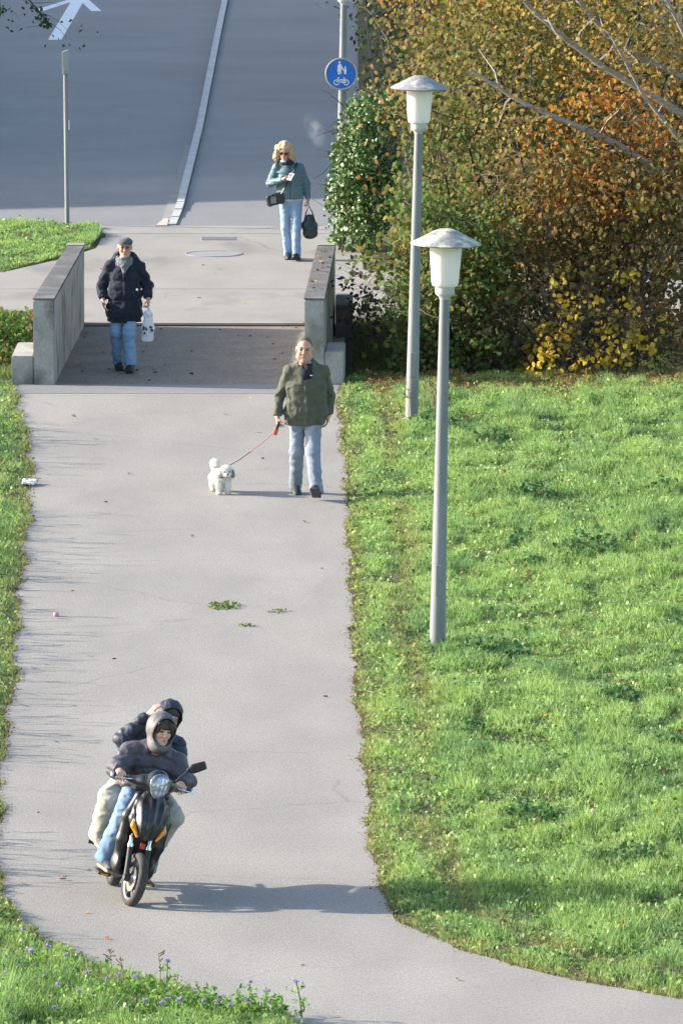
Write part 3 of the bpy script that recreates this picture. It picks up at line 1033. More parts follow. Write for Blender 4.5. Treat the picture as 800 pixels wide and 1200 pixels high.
def shrub(name, label, cat, base, lo, hi, nst, leaves, size, cols, wts, bark='twig', lmat='leaf', droop=0.35, r0=0.03, clump=0.16, group=None, asp=0.62,
          extra=None, mask=None, seed=1, trunk_name='trunk', per=26, colfn=None, simple=False):
    """Many-stemmed plant: limbs from the base into the box lo..hi, leaf clumps along and between the limbs."""
    rg = random.Random(seed)
    ng = np.random.default_rng(seed)
    root = empty(name, base, label=label, cat=cat, group=group)
    B = Vector(base)
    m = MB()
    nodes = []
    for i in range(nst):
        tgt = Vector([rg.uniform(lo[k], hi[k]) for k in range(3)])
        tgt.z = lo[2] + (hi[2] - lo[2]) * (0.35 + 0.65 * rg.random())
        st = B + Vector((rg.uniform(-.3, .3), rg.uniform(-.25, .25) if hi[1] - lo[1] < 6 else rg.uniform(lo[1], hi[1]) - B.y, -0.1 if B.z > -0.5 else 0))
        pts = limb_path(st, tgt, 0.18 * (tgt - st).length * rg.uniform(0.2, 1), 7, 0.03, rg)
        rr = r0 * rg.uniform(0.5, 1.2)
        m.tube([p - B for p in pts], [rr * (1 - 0.85 * j / 7) for j in range(8)], 5)
        for j in range(2, 8):
            for q in range(3):
                d = Vector((rg.uniform(-1, 1), rg.uniform(-1, 1), rg.uniform(-0.5, 0.8))).normalized() * rg.uniform(0.25, 0.7)
                e = pts[j] + d
                m.tube(limb_path(pts[j] - B, e - B, 0.03, 3, 0.06, rg), [rr * 0.3, rr * 0.25, rr * 0.18, rr * 0.1], 3, caps=False)
                nodes += [e, pts[j].lerp(e, 0.6)]
    if extra:
        for pts, rr in extra:
            m.tube([Vector(p) - B for p in pts], [rr * (1 - 0.6 * j / (len(pts) - 1)) for j in range(len(pts))], 7)
            for a, b in zip(pts[:-1], pts[1:]):
                for q in range(3):
                    s_ = Vector(a).lerp(Vector(b), rg.random())
                    e = s_ + Vector((rg.uniform(-1, .6), rg.uniform(-.8, .8), rg.uniform(-0.3, 0.8))).normalized() * rg.uniform(0.3, 0.7)
                    m.tube(limb_path(s_ - B, e - B, 0.03, 3, 0.06, rg), [rr * 0.3, rr * 0.25, rr * 0.18, rr * 0.1], 3, caps=False)
                    nodes += [e]
    m.build(trunk_name, MATS[bark], root, smooth=True)
    # leaf clumps
    nc = max(1, leaves // per)
    C1 = np.array([tuple(n) for n in nodes])
    C1 = C1[ng.integers(0, len(C1), nc // 2)]
    C2 = ng.uniform(lo, hi, (nc - len(C1), 3))
    C = np.concatenate([C1, C2])
    if mask is not None:
        C = C[mask(C)]
    P = (C[:, None, :] + ng.normal(0, 1, (len(C), per, 3)) * clump * np.array((1.1, 1.0, 0.75))).reshape(-1, 3)
    keep = P[:, 2] > 0.02 - (1.0 if B.z < -0.2 else 0)
    if mask is not None:
        keep &= mask(P, 0.12)
    cc = np.repeat(pick(cols, wts, len(C), 0.25, ng), per, 0) * 0.6 + pick(cols, wts, len(C) * per, 0.2, ng) * 0.4
    if colfn is not None:
        cc = colfn(P, cc, ng)
    P, cc = P[keep], cc[keep]
    V, F = leaf_geo(P - np.array(B), size, np.tile((-.45, -.75, .35), (len(P), 1)), asp, droop, ng, simple)
    np_mesh('crown', V, F, MATS[lmat], root, np.repeat(cc, 4 if simple else 6, 0))
    return root


YGR, OCH, ORA, BRN, YEL = (0.20, 0.19, 0.05), (0.34, 0.215, 0.055), (0.42, 0.18, 0.04), (0.19, 0.115, 0.05), (0.58, 0.42, 0.06)


def ivy_mask(P, s=0.0):
    # a leaning column, widest at shoulder height
    r = 0.46 * np.sqrt(np.clip(1 - ((P[:, 2] - 1.05) / (1.38 + s)) ** 2, 0, 1))
    return (np.abs((P[:, 0] - 0.20 - 0.11 * P[:, 2]) / (1.15 * r + 1e-6)) ** 2 + ((P[:, 1] - 116.15) / (2.0 * r + 1e-6)) ** 2 < 1)


shrub('ivy_hedge', 'dense glossy dark green ivy bush beside the blue sign pole', 'hedge', (0.22, 116.15, 0.0), (-0.3, 115.3, 0.1), (1.1, 117.0, 2.5), 10, 19000, 0.062,
      [(0.05, 0.12, 0.028), (0.08, 0.17, 0.035), (0.15, 0.24, 0.06), (0.12, 0.07, 0.04)], [5, 4, 1.5, 0.7], lmat='leaf_glossy', clump=0.1, asp=0.85, mask=ivy_mask, seed=3, simple=True)
shrub('green_shrub', 'fresh green leafy shrub behind the second lamp pole', 'shrub', (1.35, 102.6, -0.3), (0.75, 101.2, 0.0), (2.0, 103.4, 2.1), 16, 6000, 0.08,
      [(0.085, 0.155, 0.04), (0.13, 0.19, 0.05), (0.05, 0.09, 0.03), YGR, OCH], [4, 3, 4, 3.5, 1], clump=0.15, asp=0.8, seed=5)
shrub('bramble', 'dark purple leaved bramble sprays hanging over the pavement edge', 'bramble', (0.72, 103.3, -0.8), (0.15, 102.8, 0.1), (0.85, 104.6, 1.1), 9, 500, 0.08,
      [(0.07, 0.045, 0.05), (0.11, 0.07, 0.06), (0.1, 0.14, 0.05), ORA], [5, 3, 2, 0.6], clump=0.12, seed=8, per=8, r0=0.012)


def hazel_col(P, c, ng):
    t = np.clip((P[:, 2] - 2.5) / 2.2, 0, 1)[:, None]
    c = c * (1 - 0.6 * t) + pick([OCH, (0.40, 0.29, 0.08), YGR, (0.15, 0.17, 0.05), ORA], [4, 3, 3, 2, 1.4], len(P), 0.2, ng) * 0.6 * t
    return c


shrub('hazel_tree', 'autumn hazel tree with yellow green leaves above the green shrub', 'tree', (1.75, 105.4, -0.9), (0.85, 103.3, 1.6), (3.4, 106.3, 5.6), 16, 9500, 0.08,
      [(0.17, 0.18, 0.05), (0.105, 0.15, 0.045), (0.07, 0.11, 0.035), OCH, (0.15, 0.10, 0.05)], [4, 5, 3, 1, 1], bark='bark_dark', r0=0.05, clump=0.2, asp=0.78, seed=11, per=18, colfn=hazel_col)
shrub('twiggy_tree', 'sparse twiggy tree with orange leaves rising behind the ivy bush', 'tree', (1.5, 113.5, 0.0), (0.62, 111.0, 0.5), (2.6, 115.4, 6.2), 20, 5200, 0.08,
      [ORA, OCH, BRN, YGR, (0.09, 0.12, 0.04)], [2, 2.5, 2.5, 2, 3], bark='twig', r0=0.04, clump=0.22, seed=14, per=12)
BD = 102.4
br = [([(5.2, BD + .4, 1.95), (4.3, BD, 2.2), (3.46, BD, 2.72), (2.97, BD - .1, 2.94), (2.47, BD - .1, 3.15), (2.13, BD, 3.32), (1.63, BD, 3.65)], 0.045),
      ([(5.4, BD, 2.4), (4.33, BD, 3.08), (3.88, BD, 3.35), (3.35, BD + .1, 3.65), (2.9, BD + .1, 3.98), (2.44, BD + .1, 4.37), (2.1, BD + .1, 4.75), (1.9, BD + .1, 5.1)], 0.045),
      ([(5.6, BD + .6, 3.0), (4.34, BD + .5, 3.5), (3.73, BD + .5, 3.8), (3.35, BD + .5, 4.07), (3.0, BD + .5, 4.5), (2.86, BD + .5, 4.78), (2.7, BD + .5, 5.4)], 0.04),
      ([(5.2, BD - .5, 2.5), (4.7, BD - .5, 3.2), (4.33, BD - .5, 4.1), (4.0, BD - .5, 4.75), (3.7, BD - .5, 5.4)], 0.035),
      ([(5.3, BD - .3, 1.9), (4.33, BD - .3, 2.7), (3.8, BD - .3, 3.36), (3.4, BD - .3, 4.1)], 0.03)]
br = [([(x * .9885, y, z + .0115 * (12.3 - z)) for x, y, z in p], r * 1.15) for p, r in br]
shrub('birch_tree', 'birch with pale bare limbs sweeping left through golden leaves', 'tree', (5.3, 104.2, -0.9), (1.9, 101.9, 3.0), (5.6, 105.0, 6.2), 9, 8500, 0.072,
      [(0.42, 0.26, 0.06), (0.48, 0.33, 0.08), YGR, (0.34, 0.17, 0.05)], [4, 3, 3, 1.5], bark='bark_pale', r0=0.05, clump=0.22, seed=21, per=12, extra=br)
shrub('orange_maple', 'small tree with bright orange leaves among the bushes', 'tree', (3.5, 103.0, -0.7), (2.3, 102.2, 1.9), (4.2, 103.3, 3.6), 9, 1900, 0.08,
      [(0.48, 0.19, 0.035), (0.42, 0.22, 0.05), (0.34, 0.13, 0.035)], [4, 3, 2], clump=0.11, seed=25, per=16)
shrub('brown_shrub', 'tall bushy shrub of ochre brown autumn leaves behind the grass', 'shrub', (3.1, 102.7, -0.5), (1.9, 101.7, 0.4), (5.2, 103.4, 3.0), 24, 7600, 0.078,
      [(0.22, 0.16, 0.06), BRN, YGR, OCH, (0.07, 0.09, 0.035)], [3.5, 3, 3, 2, 3.5], clump=0.16, asp=0.8, seed=31, per=16)
shrub('yellow_maple', 'low sapling with small bright yellow leaves at the meadow edge', 'sapling', (3.05, 101.4, -0.05), (2.35, 100.95, 0.1), (3.8, 101.7, 1.45), 12, 620, 0.07,
      [YEL, (0.5, 0.33, 0.04), YGR], [5, 2, 1], clump=0.075, asp=0.95, seed=35, per=14, r0=0.012)
shrub('dark_thicket', 'backing thicket added behind the autumn shrubs, leaves coloured dark like shaded gaps', 'thicket', (3.0, 107.0, -0.2), (1.15, 105.6, 0.2), (6.0, 108.6, 6.4), 22, 10500, 0.11,
      [(0.05, 0.08, 0.03), (0.09, 0.085, 0.04), (0.14, 0.11, 0.05)], [4, 3, 2], clump=0.25, seed=41, per=20, simple=True)  # shade inside the bushes is put into these dark leaf colours
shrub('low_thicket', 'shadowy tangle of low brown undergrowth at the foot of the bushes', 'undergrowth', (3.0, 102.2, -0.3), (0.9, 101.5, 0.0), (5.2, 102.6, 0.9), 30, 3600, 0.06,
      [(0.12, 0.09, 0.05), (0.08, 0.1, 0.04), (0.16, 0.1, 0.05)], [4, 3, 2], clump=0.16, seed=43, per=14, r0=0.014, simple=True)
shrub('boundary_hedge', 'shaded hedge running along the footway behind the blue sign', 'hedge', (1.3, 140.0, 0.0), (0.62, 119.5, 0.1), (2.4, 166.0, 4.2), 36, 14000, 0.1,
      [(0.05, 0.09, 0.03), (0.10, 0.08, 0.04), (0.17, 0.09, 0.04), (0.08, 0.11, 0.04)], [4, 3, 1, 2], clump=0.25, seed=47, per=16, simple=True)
# overhanging tree, its lowest twigs reach into the picture above the road arrow
ov = shrub('overhanging_tree', 'dark twig of an overhanging tree above the road arrow', 'tree', (-8.6, 131.0, 0.0), (-10.5, 129.5, 3.2), (-5.9, 133, 6.5), 8, 3500, 0.08,
           [(0.04, 0.08, 0.025), (0.07, 0.1, 0.03)], [3, 2], bark='bark_dark', r0=0.09, clump=0.2, seed=51, per=14, simple=True,
           extra=[([(-7.0, 130.4, 3.6), (-5.6, 130, 3.0), (-4.95, 130, 2.55), (-4.72, 130, 2.28), (-4.66, 130, 2.15)], 0.02), ([(-6.5, 130, 3.2), (-5.5, 130, 2.6), (-5.36, 130, 2.3)], 0.012)])


def sprig(pts, n, size, cols, sd):
    ng = np.random.default_rng(sd)
    p = np.array(pts)
    k = ng.integers(0, len(p) - 1, n)
    t = ng.random((n, 1))
    return (p[k] * (1 - t) + p[k + 1] * t) + ng.normal(0, 0.045, (n, 3))


P = np.concatenate([sprig([(-4.98, 130, 2.55), (-4.72, 130, 2.28), (-4.66, 130, 2.15)], 55, 0.07, None, 1), sprig([(-5.45, 130, 2.5), (-5.36, 130, 2.3)], 20, 0.07, None, 2)])
V, F = leaf_geo(P - np.array((-8.6, 131.0, 0)), 0.075, None, 0.7, 0.5)
np_mesh('hanging_leaves', V, F, MATS['leaf'], ov, np.repeat(pick([(0.04, 0.08, 0.025), (0.06, 0.09, 0.03)], [1, 1], len(P)), 6, 0))


# tall weeds left of the path, out of the picture: their shadows streak the asphalt
wx, wy = scatter(5000, -5.0, -3.2, 64, 97, lambda x, y: (x < -0.0417 * y - 0.22) & (noise2(x, y, .7, 3.0) > -.1))
m = MB()
for x, y in zip(wx[:650], wy[:650]):
    h_ = random.choice((random.uniform(.15, .4), random.uniform(.3, .7)))
    p1 = (x + random.uniform(-.1, .1), y + random.uniform(-.1, .1), h_)
    m.tube([(x, y, 0), ((x + p1[0]) / 2 + .02, (y + p1[1]) / 2, h_ * .55), p1], [.006, .005, .003], 3, caps=False)
    for k in range(3):
        t = random.uniform(.4, .95)
        q = (x + (p1[0] - x) * t, y + (p1[1] - y) * t, h_ * t)
        m.tube([q, (q[0] + random.uniform(-.12, .12), q[1] + random.uniform(-.12, .12), q[2] + random.uniform(.03, .15))], [.005, .009], 3, caps=False)
tag(m.build('tall_weeds', MATS['dry']), 'tall dry weeds beyond the left verge', 'weeds', kind='stuff')


# ------------------------------------------------------------------ people: materials and body builders
mat('skin', (0.5, 0.3, 0.2), rough=0.55, attr=True, spec=0.35)
mat('cloth', (0.1, 0.1, 0.1), rough=0.85, attr=True, bump=0.0015, bscale=160, spec=0.25, sheen=0.15)
mat('denim', (0.2, 0.3, 0.4), rough=0.9, attr=True, bump=0.0012, bscale=300, spec=0.15)
mat('nylon', (0.05, 0.05, 0.06), rough=0.55, attr=True, bump=0.002, bscale=60, spec=0.4)
mat('shoe', (0.03, 0.03, 0.03), rough=0.6, attr=True, spec=0.4)
mat('hair', (0.1, 0.06, 0.04), rough=0.6, attr=True, bump=0.006, bscale=120, spec=0.4)


def A(*p):
    return np.array(p, float)


def unit(v):
    v = np.array(v, float)
    return v / np.linalg.norm(v)


def rot(yaw=0, pitch=0, roll=0):
    """yaw about z, pitch nods the face (-y) down, roll tilts to the side."""
    return np.array(Matrix.Rotation(R(yaw), 3, 'Z') @ Matrix.Rotation(R(pitch), 3, 'X') @ Matrix.Rotation(R(roll), 3, 'Y'))


def frame(d, hint=(0, 0, 1)):
    z = unit(d)
    x = np.cross(np.array(hint, float), z)
    if np.linalg.norm(x) < 1e-3:
        x = np.cross((1, 0, 0), z)
    x = unit(x)
    return np.stack([x, np.cross(z, x), z], -1)


def head(v, c, M, s=1.0, heavy=0.0):
    T = lambda *p: c + M @ (A(*p) * s)
    E = lambda p, r, k=0.02, sub=False: v.ell(T(*p), A(*r) * s, k, M, sub)
    E((0, .012, .03), (.074, .093, .086), .03)
    E((0, -.018, -.03), (.062, .072, .086), .03)
    E((0, -.045, -.085), (.046, .045, .036), .03)
    v.cone(T(-.038, -.082, .03), T(.038, -.082, .03), .011 * s, .011 * s, .014)
    for q in (-1, 1):
        E((q * .036, -.068, -.022), (.023, .021, .024), .018)
        E((q * .031, -.096, .012), (.018, .014, .011), .010, True)
        E((q * .079, .01, -.002), (.011, .024, .034), .008)
        E((q * .011, -.098, -.027), (.009, .01, .008), .008)
        E((q * .031, -.079, .011), (.014, .010, .009), .004)
    v.cone(T(0, -.088, .018), T(0, -.112, -.022), .009 * s, .013 * s, .010)
    E((0, -.092, -.054), (.023, .009, .006), .006)
    E((0, -.090, -.066), (.020, .010, .007), .006)
    E((0, -.080, -.098), (.022, .018, .017), .016)
    if heavy:
        for q in (-1, 1):
            E((q * .045, -.035, -.065), (.032 + heavy, .045, .04), .03)
        E((0, -.04, -.115), (.045, .04, .025), .03)


def face_paint(V, C, c, M, s, skin, brow, beard=None, lips=None):
    p = ((V - c) @ M) / s
    x, y, z = p[:, 0], p[:, 1], p[:, 2]
    near = (np.abs(x) < .11) & (z > -.16) & (z < .15) & (np.abs(y) < .16)
    fr = near & (y < -.03)

    def blend(m, col):
        C[:] = C * (1 - m[:, None]) + np.array(col) * m[:, None]
    g = lambda cx, cz, rx, rz: np.exp(-(((np.abs(x) - cx) / rx) ** 2 + ((z - cz) / rz) ** 2)) * fr
    blend(0.45 * g(.038, -.02, .025, .022), (skin[0] * 1.05, skin[1] * .68, skin[2] * .62))
    blend(0.5 * np.exp(-((x / .016) ** 2 + ((z + .018) / .02) ** 2)) * fr, (skin[0], skin[1] * .72, skin[2] * .66))
    if beard is not None:
        b = np.clip((-.030 - z) / .02, 0, 1) * near * (y < .0) * (z > -.15)
        b = b * np.clip(1.2 - g(0, -.06, .03, .012) * 1.2, 0, 1)
        blend(0.5 * b, beard)
    lp = np.exp(-((x / .019) ** 2 + ((z + .06) / .009) ** 2)) * (y < -.07) * near
    blend(np.clip(lp * 1.1, 0, 0.8), lips or (skin[0] * .72, skin[1] * .42, skin[2] * .42))
    ey = (((np.abs(x) - .031) / .017) ** 2 + ((z - .010) / .0095) ** 2 < 1) & fr
    blend(ey * 0.92, (.035, .028, .025))
    bw = np.clip(1.4 - (((np.abs(x) - .033) / .022) ** 2 + ((z - .032) / .007) ** 2), 0, 1) * fr
    blend(bw * 0.8, brow)


def hand(v, wr, fwd, nrm, side, curl=25, s=1.0, spread=0.0, thumb_in=0.3, curls=None):
    """Palm from the wrist along fwd; nrm = where the palm faces; side = the thumb's side."""
    fwd = unit(fwd)
    side = unit(np.array(side) - fwd * np.dot(side, fwd))
    nrm = unit(np.array(nrm) - fwd * np.dot(nrm, fwd) - side * np.dot(nrm, side))
    v.cone(wr - fwd * .03, wr + fwd * .01, .023 * s, .021 * s, .01)
    v.cone(wr + fwd * .012, wr + fwd * .075 * s, .017 * s, .016 * s, .012, side, 2.3)
    for i, (o, L) in enumerate(((.032, .074), (.011, .082), (-.011, .076), (-.031, .060))):
        b = wr + fwd * (.086 - abs(o - .008) * .2) * s + side * o * s
        d = unit(fwd + side * o * spread * 12)
        cu = curls[i] if curls else curl
        r = .0098 * s
        for j, f in enumerate((.45, .32, .26)):
            ang = R(cu * (0.8 if j == 0 else 1.1))
            d = unit(d * math.cos(ang) + unit(nrm - d * np.dot(nrm, d)) * math.sin(ang))
            e = b + d * L * f * s
            v.cone(b, e, r, r * .9, .004)
            b, r = e, r * .92
    b = wr + fwd * .022 * s + side * .03 * s
    e = b + unit(fwd * .65 + side * .75 + nrm * thumb_in) * .042 * s
    v.cone(b, e, .014 * s, .011 * s, .012)
    e2 = e + unit(fwd * .9 + side * .2 + nrm * (thumb_in + .3)) * .036 * s
    v.cone(e, e2, .0105 * s, .0085 * s, .004)


def cut_end(v, p, d, size=0.085):
    M = frame(d)
    v.rbox(np.array(p) + unit(d) * size, (size, size, size), 0.002, 0.006, M, True)


def cloth_col(base, amp=0.18, sc=7.0, fade=None, seam=None):
    def fn(V):
        n = vnoise(V, sc) * 0.6 + vnoise(V, sc * 3.1, 4.0) * 0.4
        C = np.array(base)[None, :] * (1 + amp * n)[:, None]
        if fade is not None:
            f = np.clip(vnoise(V, 3.5, 9.0) * 0.6 + 0.4, 0, 1)[:, None] * 0.5
            C = C * (1 - f) + np.array(fade) * f
        return C
    return fn


def folds(a=0.008, b=0.004, sx=7, sz=16, off=0.0):
    def fn(P):
        w = np.stack([vnoise(P, 6, off + 1), vnoise(P, 6, off + 2), vnoise(P, 6, off + 3)], -1) * .05
        Q = P + w
        T = Q @ np.array([[1, 0, .45], [0, 1, 0], [-.45, 0, 1]]).T
        c1 = 1 - 2.4 * np.abs(vnoise(T, (sx * 1.5, sx * 1.5, sz * 1.1), off + 7))
        c2 = 1 - 2.4 * np.abs(vnoise(Q, (sx * 2.8, sx * 2.8, sz * 2.0), off + 11))
        return np.clip(.6 * a * vnoise(P, (sx, sx, sz), off) + b * 1.1 * c1 + b * .7 * c2 - b, -.015, .03)
    return fn


def shoe(root, name, ank, yaw, pitch, upper, sole, L=0.28, high=0.0, roll=0.0):
    """A shoe below the ankle point; toes along -y when yaw is 0; pitch > 0 lifts the toe."""
    M = np.array(Matrix.Rotation(R(yaw), 3, 'Z') @ Matrix.Rotation(R(-pitch), 3, 'X') @ Matrix.Rotation(R(roll), 3, 'Y'))
    v = Vol(np.array(ank) - .32, np.array(ank) + .32, 0.008)
    T = lambda *p: np.array(ank) + M @ A(*p)
    h = -.085
    v.cone(T(0, .035, h + .045), T(0, -L * .55, h + .038), .048, .04, .02, M[:, 0], 1.05)
    v.ell(T(0, -L * .5, h + .032), (.052, .09, .042), .02, M)
    v.cone(T(0, .03, h + .05), T(0, .02, .055 + high), .046, .05, .02)
    v.rbox(T(0, -L * .32, h + .008), (.052, L * .53, .018), .014, .008, M)
    v.plane_cut(T(0, 0, h - .006), -M[:, 2])

    def col(V):
        p = (V - np.array(ank)) @ M
        C = np.tile(upper, (len(V), 1)).astype(float)
        C[p[:, 2] < h + .02] = sole
        return C * (1 + .2 * vnoise(V, 20))[:, None]
    return v.build(name, MATS['shoe'], root, col)


def box_of(pts, pad):
    P = np.array(pts)
    return P.min(0) - pad, P.max(0) + pad


def body(root, J, skin, brow, hands, headM, hs=1.0, beard=None, h=0.0074, thin=0.9, heavy=0.0):
    """One continuous skin surface: torso, limbs, neck, head and hands."""
    pts = [J[k] for k in J]
    lo, hi = box_of(pts, 0.24)
    v = Vol(lo, hi, h)
    t = thin
    v.chain([J['pel'], J['wst'], J['cst'], J['nk']], [.105 * t, .10 * t, .115 * t, .055], .05, (1, 0, 0), 1.35)
    v.cone(J['nk'], J['hd'] + headM @ A(0, .015, -.05), .054, .05, .03)
    for q in 'LR':
        v.chain([J['cst'] * .4 + J['s' + q] * .6, J['s' + q], J['e' + q], J['w' + q]], [.06 * t, .052 * t, .04 * t, .027], .03)
        v.chain([J['h' + q], J['k' + q], J['a' + q]], [.085 * t, .058 * t, .038], .04)
        v.cone(J['a' + q], J['a' + q] + A(0, -.01, -.03), .03, .025, .02)
    head(v, J['hd'], headM, hs, heavy)
    for q, kw in hands.items():
        hand(v, J['w' + q], **kw)

    def col(V):
        C = np.tile(np.array(skin, float), (len(V), 1)) * (1 + .05 * vnoise(V, 18))[:, None]
        face_paint(V, C, J['hd'], headM, hs, skin, brow, beard)
        for q in hands:
            d = np.linalg.norm(V - J['w' + q], axis=1)
            m = (np.clip((.2 - d) / .1, 0, 1) * 0.5)[:, None]
            C = C * (1 - m) + C * np.array((1.0, .8, .76)) * m
        return C
    return v.build('body', MATS['skin'], root, col)


def trousers(root, J, base, fade, r=(.1, .085, .075), hem=None, cutz=None, pel=(.16, .12, .12), fold=(.009, .004), name='trousers', matn='denim', h=0.0105, waist_cut=None):
    pts = [J['pel'], J['hL'], J['hR'], J['kL'], J['kR'], J['aL'], J['aR']]
    lo, hi = box_of(pts, 0.2)
    v = Vol(lo, hi, h)
    v.ell(J['pel'], pel, .05)
    for q in 'LR':
        v.chain([J['h' + q], J['k' + q]], [r[0], r[1]], .035)
        e = J['a' + q]
        d = unit(e - J['k' + q])
        v.cone(J['k' + q], e + d * .06, r[1], r[2] * 1.0, .03)
    v.disp(folds(*fold))
    for q in 'LR':
        d = unit(J['a' + q] - J['k' + q])
        cut_end(v, J['a' + q] + d * (hem if hem is not None else .03), d, .14)
    if waist_cut:
        v.plane_cut((0, 0, waist_cut), (0, 0, 1))
    o = v.build(name, MATS[matn], root, cloth_col(base, .22, 8.0, fade))
    return o


# ------------------------------------------------------------------ scooter (front wheel contact at the origin, forward = -y)
mat('paint_black', (.012, .013, .018), (.016, .017, .022), scale=4, rough=.42, spec=.5, coat=.25)
mat('plastic_black', (.016, .016, .018), (.022, .022, .024), scale=12, rough=.6)
mat('tyre', (.035, .034, .033), (.055, .053, .05), scale=14, rough=.9)
mat('alloy', (.16, .16, .165), (.12, .12, .125), scale=8, rough=.45, metal=.6)
mat('chrome', (.72, .74, .78), rough=.2, metal=.9)
mat('amber', (.75, .30, .02), (.6, .22, .01), scale=40, rough=.2, coat=.5)
mat('lamp_clear', (.74, .80, .88), (.2, .25, .33), scale=20, rough=.3, metal=.15, coat=.6, stretch=(1.6, 1, .8))
mat('seat_vinyl', (.02, .02, .022), rough=.5)
SM = Matrix.Translation((-1.735, 65.56, 0.014)) @ Matrix.Rotation(R(10), 4, 'Z') @ Matrix.Rotation(R(15), 4, 'Y')
scooter = empty('scooter', label='black electric scooter with round headlight leaning through the bend', cat='scooter')
scooter.matrix_world = SM
STEER = Matrix.Translation((0, 0.0, 0)) @ Matrix.Rotation(R(9), 4, 'Z')


def wheel(name, yc, Mx, R0=.222, w=.04):
    prof = []
    r1 = R0 - .036
    for i in range(13):
        a = math.pi * i / 12
        prof.append((r1 + .036 * math.sin(a) ** .8, -w * math.cos(a)))
    prof.append((r1 - .012, w * .8))
    prof.insert(0, (r1 - .012, -w * .8))
    T = Mx @ Matrix.Translation((0, yc, R0))
    ty = MB().lathe(prof, 40, axis='x').build(name, MATS['tyre'], scooter, smooth=True, M=T)
    rim = MB().lathe([(r1 - .03, -.02), (r1 - .012, -.03), (r1 - .006, -.03), (r1 - .006, .03), (r1 - .012, .03), (r1 - .03, .02), (r1 - .03, -.02)], 40, axis='x')
    for i in range(5):
        a = 2 * math.pi * i / 5 + .3
        for da in (-.14, .14):
            c = (0, math.cos(a) * .045, math.sin(a) * .045)
            e = (0, math.cos(a + da) * (r1 - .022), math.sin(a + da) * (r1 - .022))
            rim.tube([c, e], [.014, .011], 6, flat=(1, 0, 0), fs=1.3)
    rim.build('rim', MATS['alloy'], ty, smooth=True, M=T)
    hub = MB().lathe([(0, -.05), (.035, -.05), (.055, -.03), (.055, .03), (.035, .05), (0, .05)], 20, axis='x')
    hub.build('hub', MATS['alloy'], ty, smooth=True, M=T)
    MB().lathe([(.06, -.026), (.105, -.026), (.105, -.03), (.06, -.03), (.06, -.026)], 28, axis='x').build('brake_disc', MATS['chrome'], ty, M=T)
    return ty


wheel('front_wheel', 0.0, STEER)
wheel('rear_wheel', 0.93, Matrix.Identity(4), w=.045)
for s in (-1, 1):
    fl = MB().tube([(s * .075, -.0, .21), (s * .078, .045, .36), (s * .08, .085, .475)], [.024, .023, .022], 12)
    fl.lathe([(.0, -.03), (.028, -.025), (.028, .025), (.0, .03)], 12, (s * .075, 0, .22), 'x')
    fo = fl.build('fork_leg', MATS['plastic_black'], scooter, smooth=True, M=STEER)
    MB().tube([(s * .08, .083, .47), (s * .082, .105, .55)], [.017, .016], 12).build('fork_sleeve', MATS['chrome'], fo, smooth=True, M=STEER)
    MB().tube([(s * .08, .082, .465), (s * .08, .088, .49)], [.026, .026], 12).build('fork_collar', MATS['chrome'], fo, smooth=True, M=STEER)
MB().box((-.09, .08, .545), (.09, .13, .575), .01).build('fork_yoke', MATS['plastic_black'], scooter, M=STEER)
MB().box((-.02, .03, .47), (.02, .045, .52), .006).build('reflector', mat('reflector_red', (.45, .06, .02), rough=.3), scooter)
# front cowl with ridges
v = Vol((-.26, -.16, .42), (.26, .32, 1.0), .006)
v.chain([A(0, .12, .88), A(0, .05, .76), A(0, .01, .66)], [.07, .085, .085], .04, (1, 0, 0), 1.5)
v.cone(A(0, .0, .68), A(0, -.04, .58), .075, .03, .05, (1, 0, 0), 1.3)
for s in (-1, 1):
    v.chain([A(s * .12, .09, .84), A(s * .13, .05, .70), A(s * .095, .0, .56)], [.022, .032, .022], .03)


def ridges(P):
    t = P[:, 0] / (.15 * (.5 + .5 * np.clip((P[:, 2] - .54) / .34, 0, 1)))
    m = np.clip((.1 - P[:, 1]) / .06, 0, 1) * (np.abs(t) < 1.1)
    return (.007 * np.cos(t * 2 * np.pi * 1.5) - .008 * np.exp(-(t / .07) ** 2)) * m


v.disp(ridges)
v.plane_cut((0, -.05, .545), (-.55, .2, -1))
v.plane_cut((0, -.05, .545), (.55, .2, -1))
v.build('front_cowl', MATS['paint_black'], scooter)
# leg shield and lower body
v = Vol((-.3, -.02, .08), (.3, .62, .98), .009)
for s in (-1, 1):
    v.chain([A(s * .11, .15, .88), A(s * .155, .15, .70), A(s * .15, .17, .5), A(s * .125, .24, .3), A(s * .10, .33, .2)], [.035, .05, .05, .05, .045], .03)
    v.ell(A(s * .135, .22, .30), (.045, .1, .1), .03)
v.rbox(A(0, .19, .6), (.13, .03, .3), .02, .04, rot(0, 8, 0))
v.rbox(A(0, .42, .24), (.13, .2, .05), .03, .03)
v.build('leg_shield', MATS['paint_black'], scooter)
v = Vol((-.25, .4, .18), (.25, 1.35, .86), .012)
v.chain([A(0, .55, .45), A(0, .85, .55), A(0, 1.15, .66)], [.14, .13, .08], .06, (1, 0, 0), 1.0)
v.rbox(A(0, .62, .45), (.12, .1, .2), .04, .04)
v.rbox(A(0, .55, .26), (.1, .25, .06), .03, .03)
v.build('rear_body', MATS['paint_black'], scooter)
v = Vol((-.2, .4, .62), (.2, 1.3, .86), .012)
v.chain([A(0, .52, .74), A(0, .8, .75), A(0, 1.15, .79)], [.05, .052, .045], .04, (1, 0, 0), 2.6)
v.build('seat', MATS['seat_vinyl'], scooter)
sw = MB()
for s in (-1, 1):
    sw.tube([(s * .075, .55, .25), (s * .075, .93, .222)], [.028, .022], 8)
    sw.tube([(s * .08, .95, .24), (s * .085, .92, .55)], [.02, .016], 8)
sw.build('swing_arm', MATS['plastic_black'], scooter, smooth=True)
fd = MB().box((-.055, .72, .44), (.055, 1.16, .455), .004)
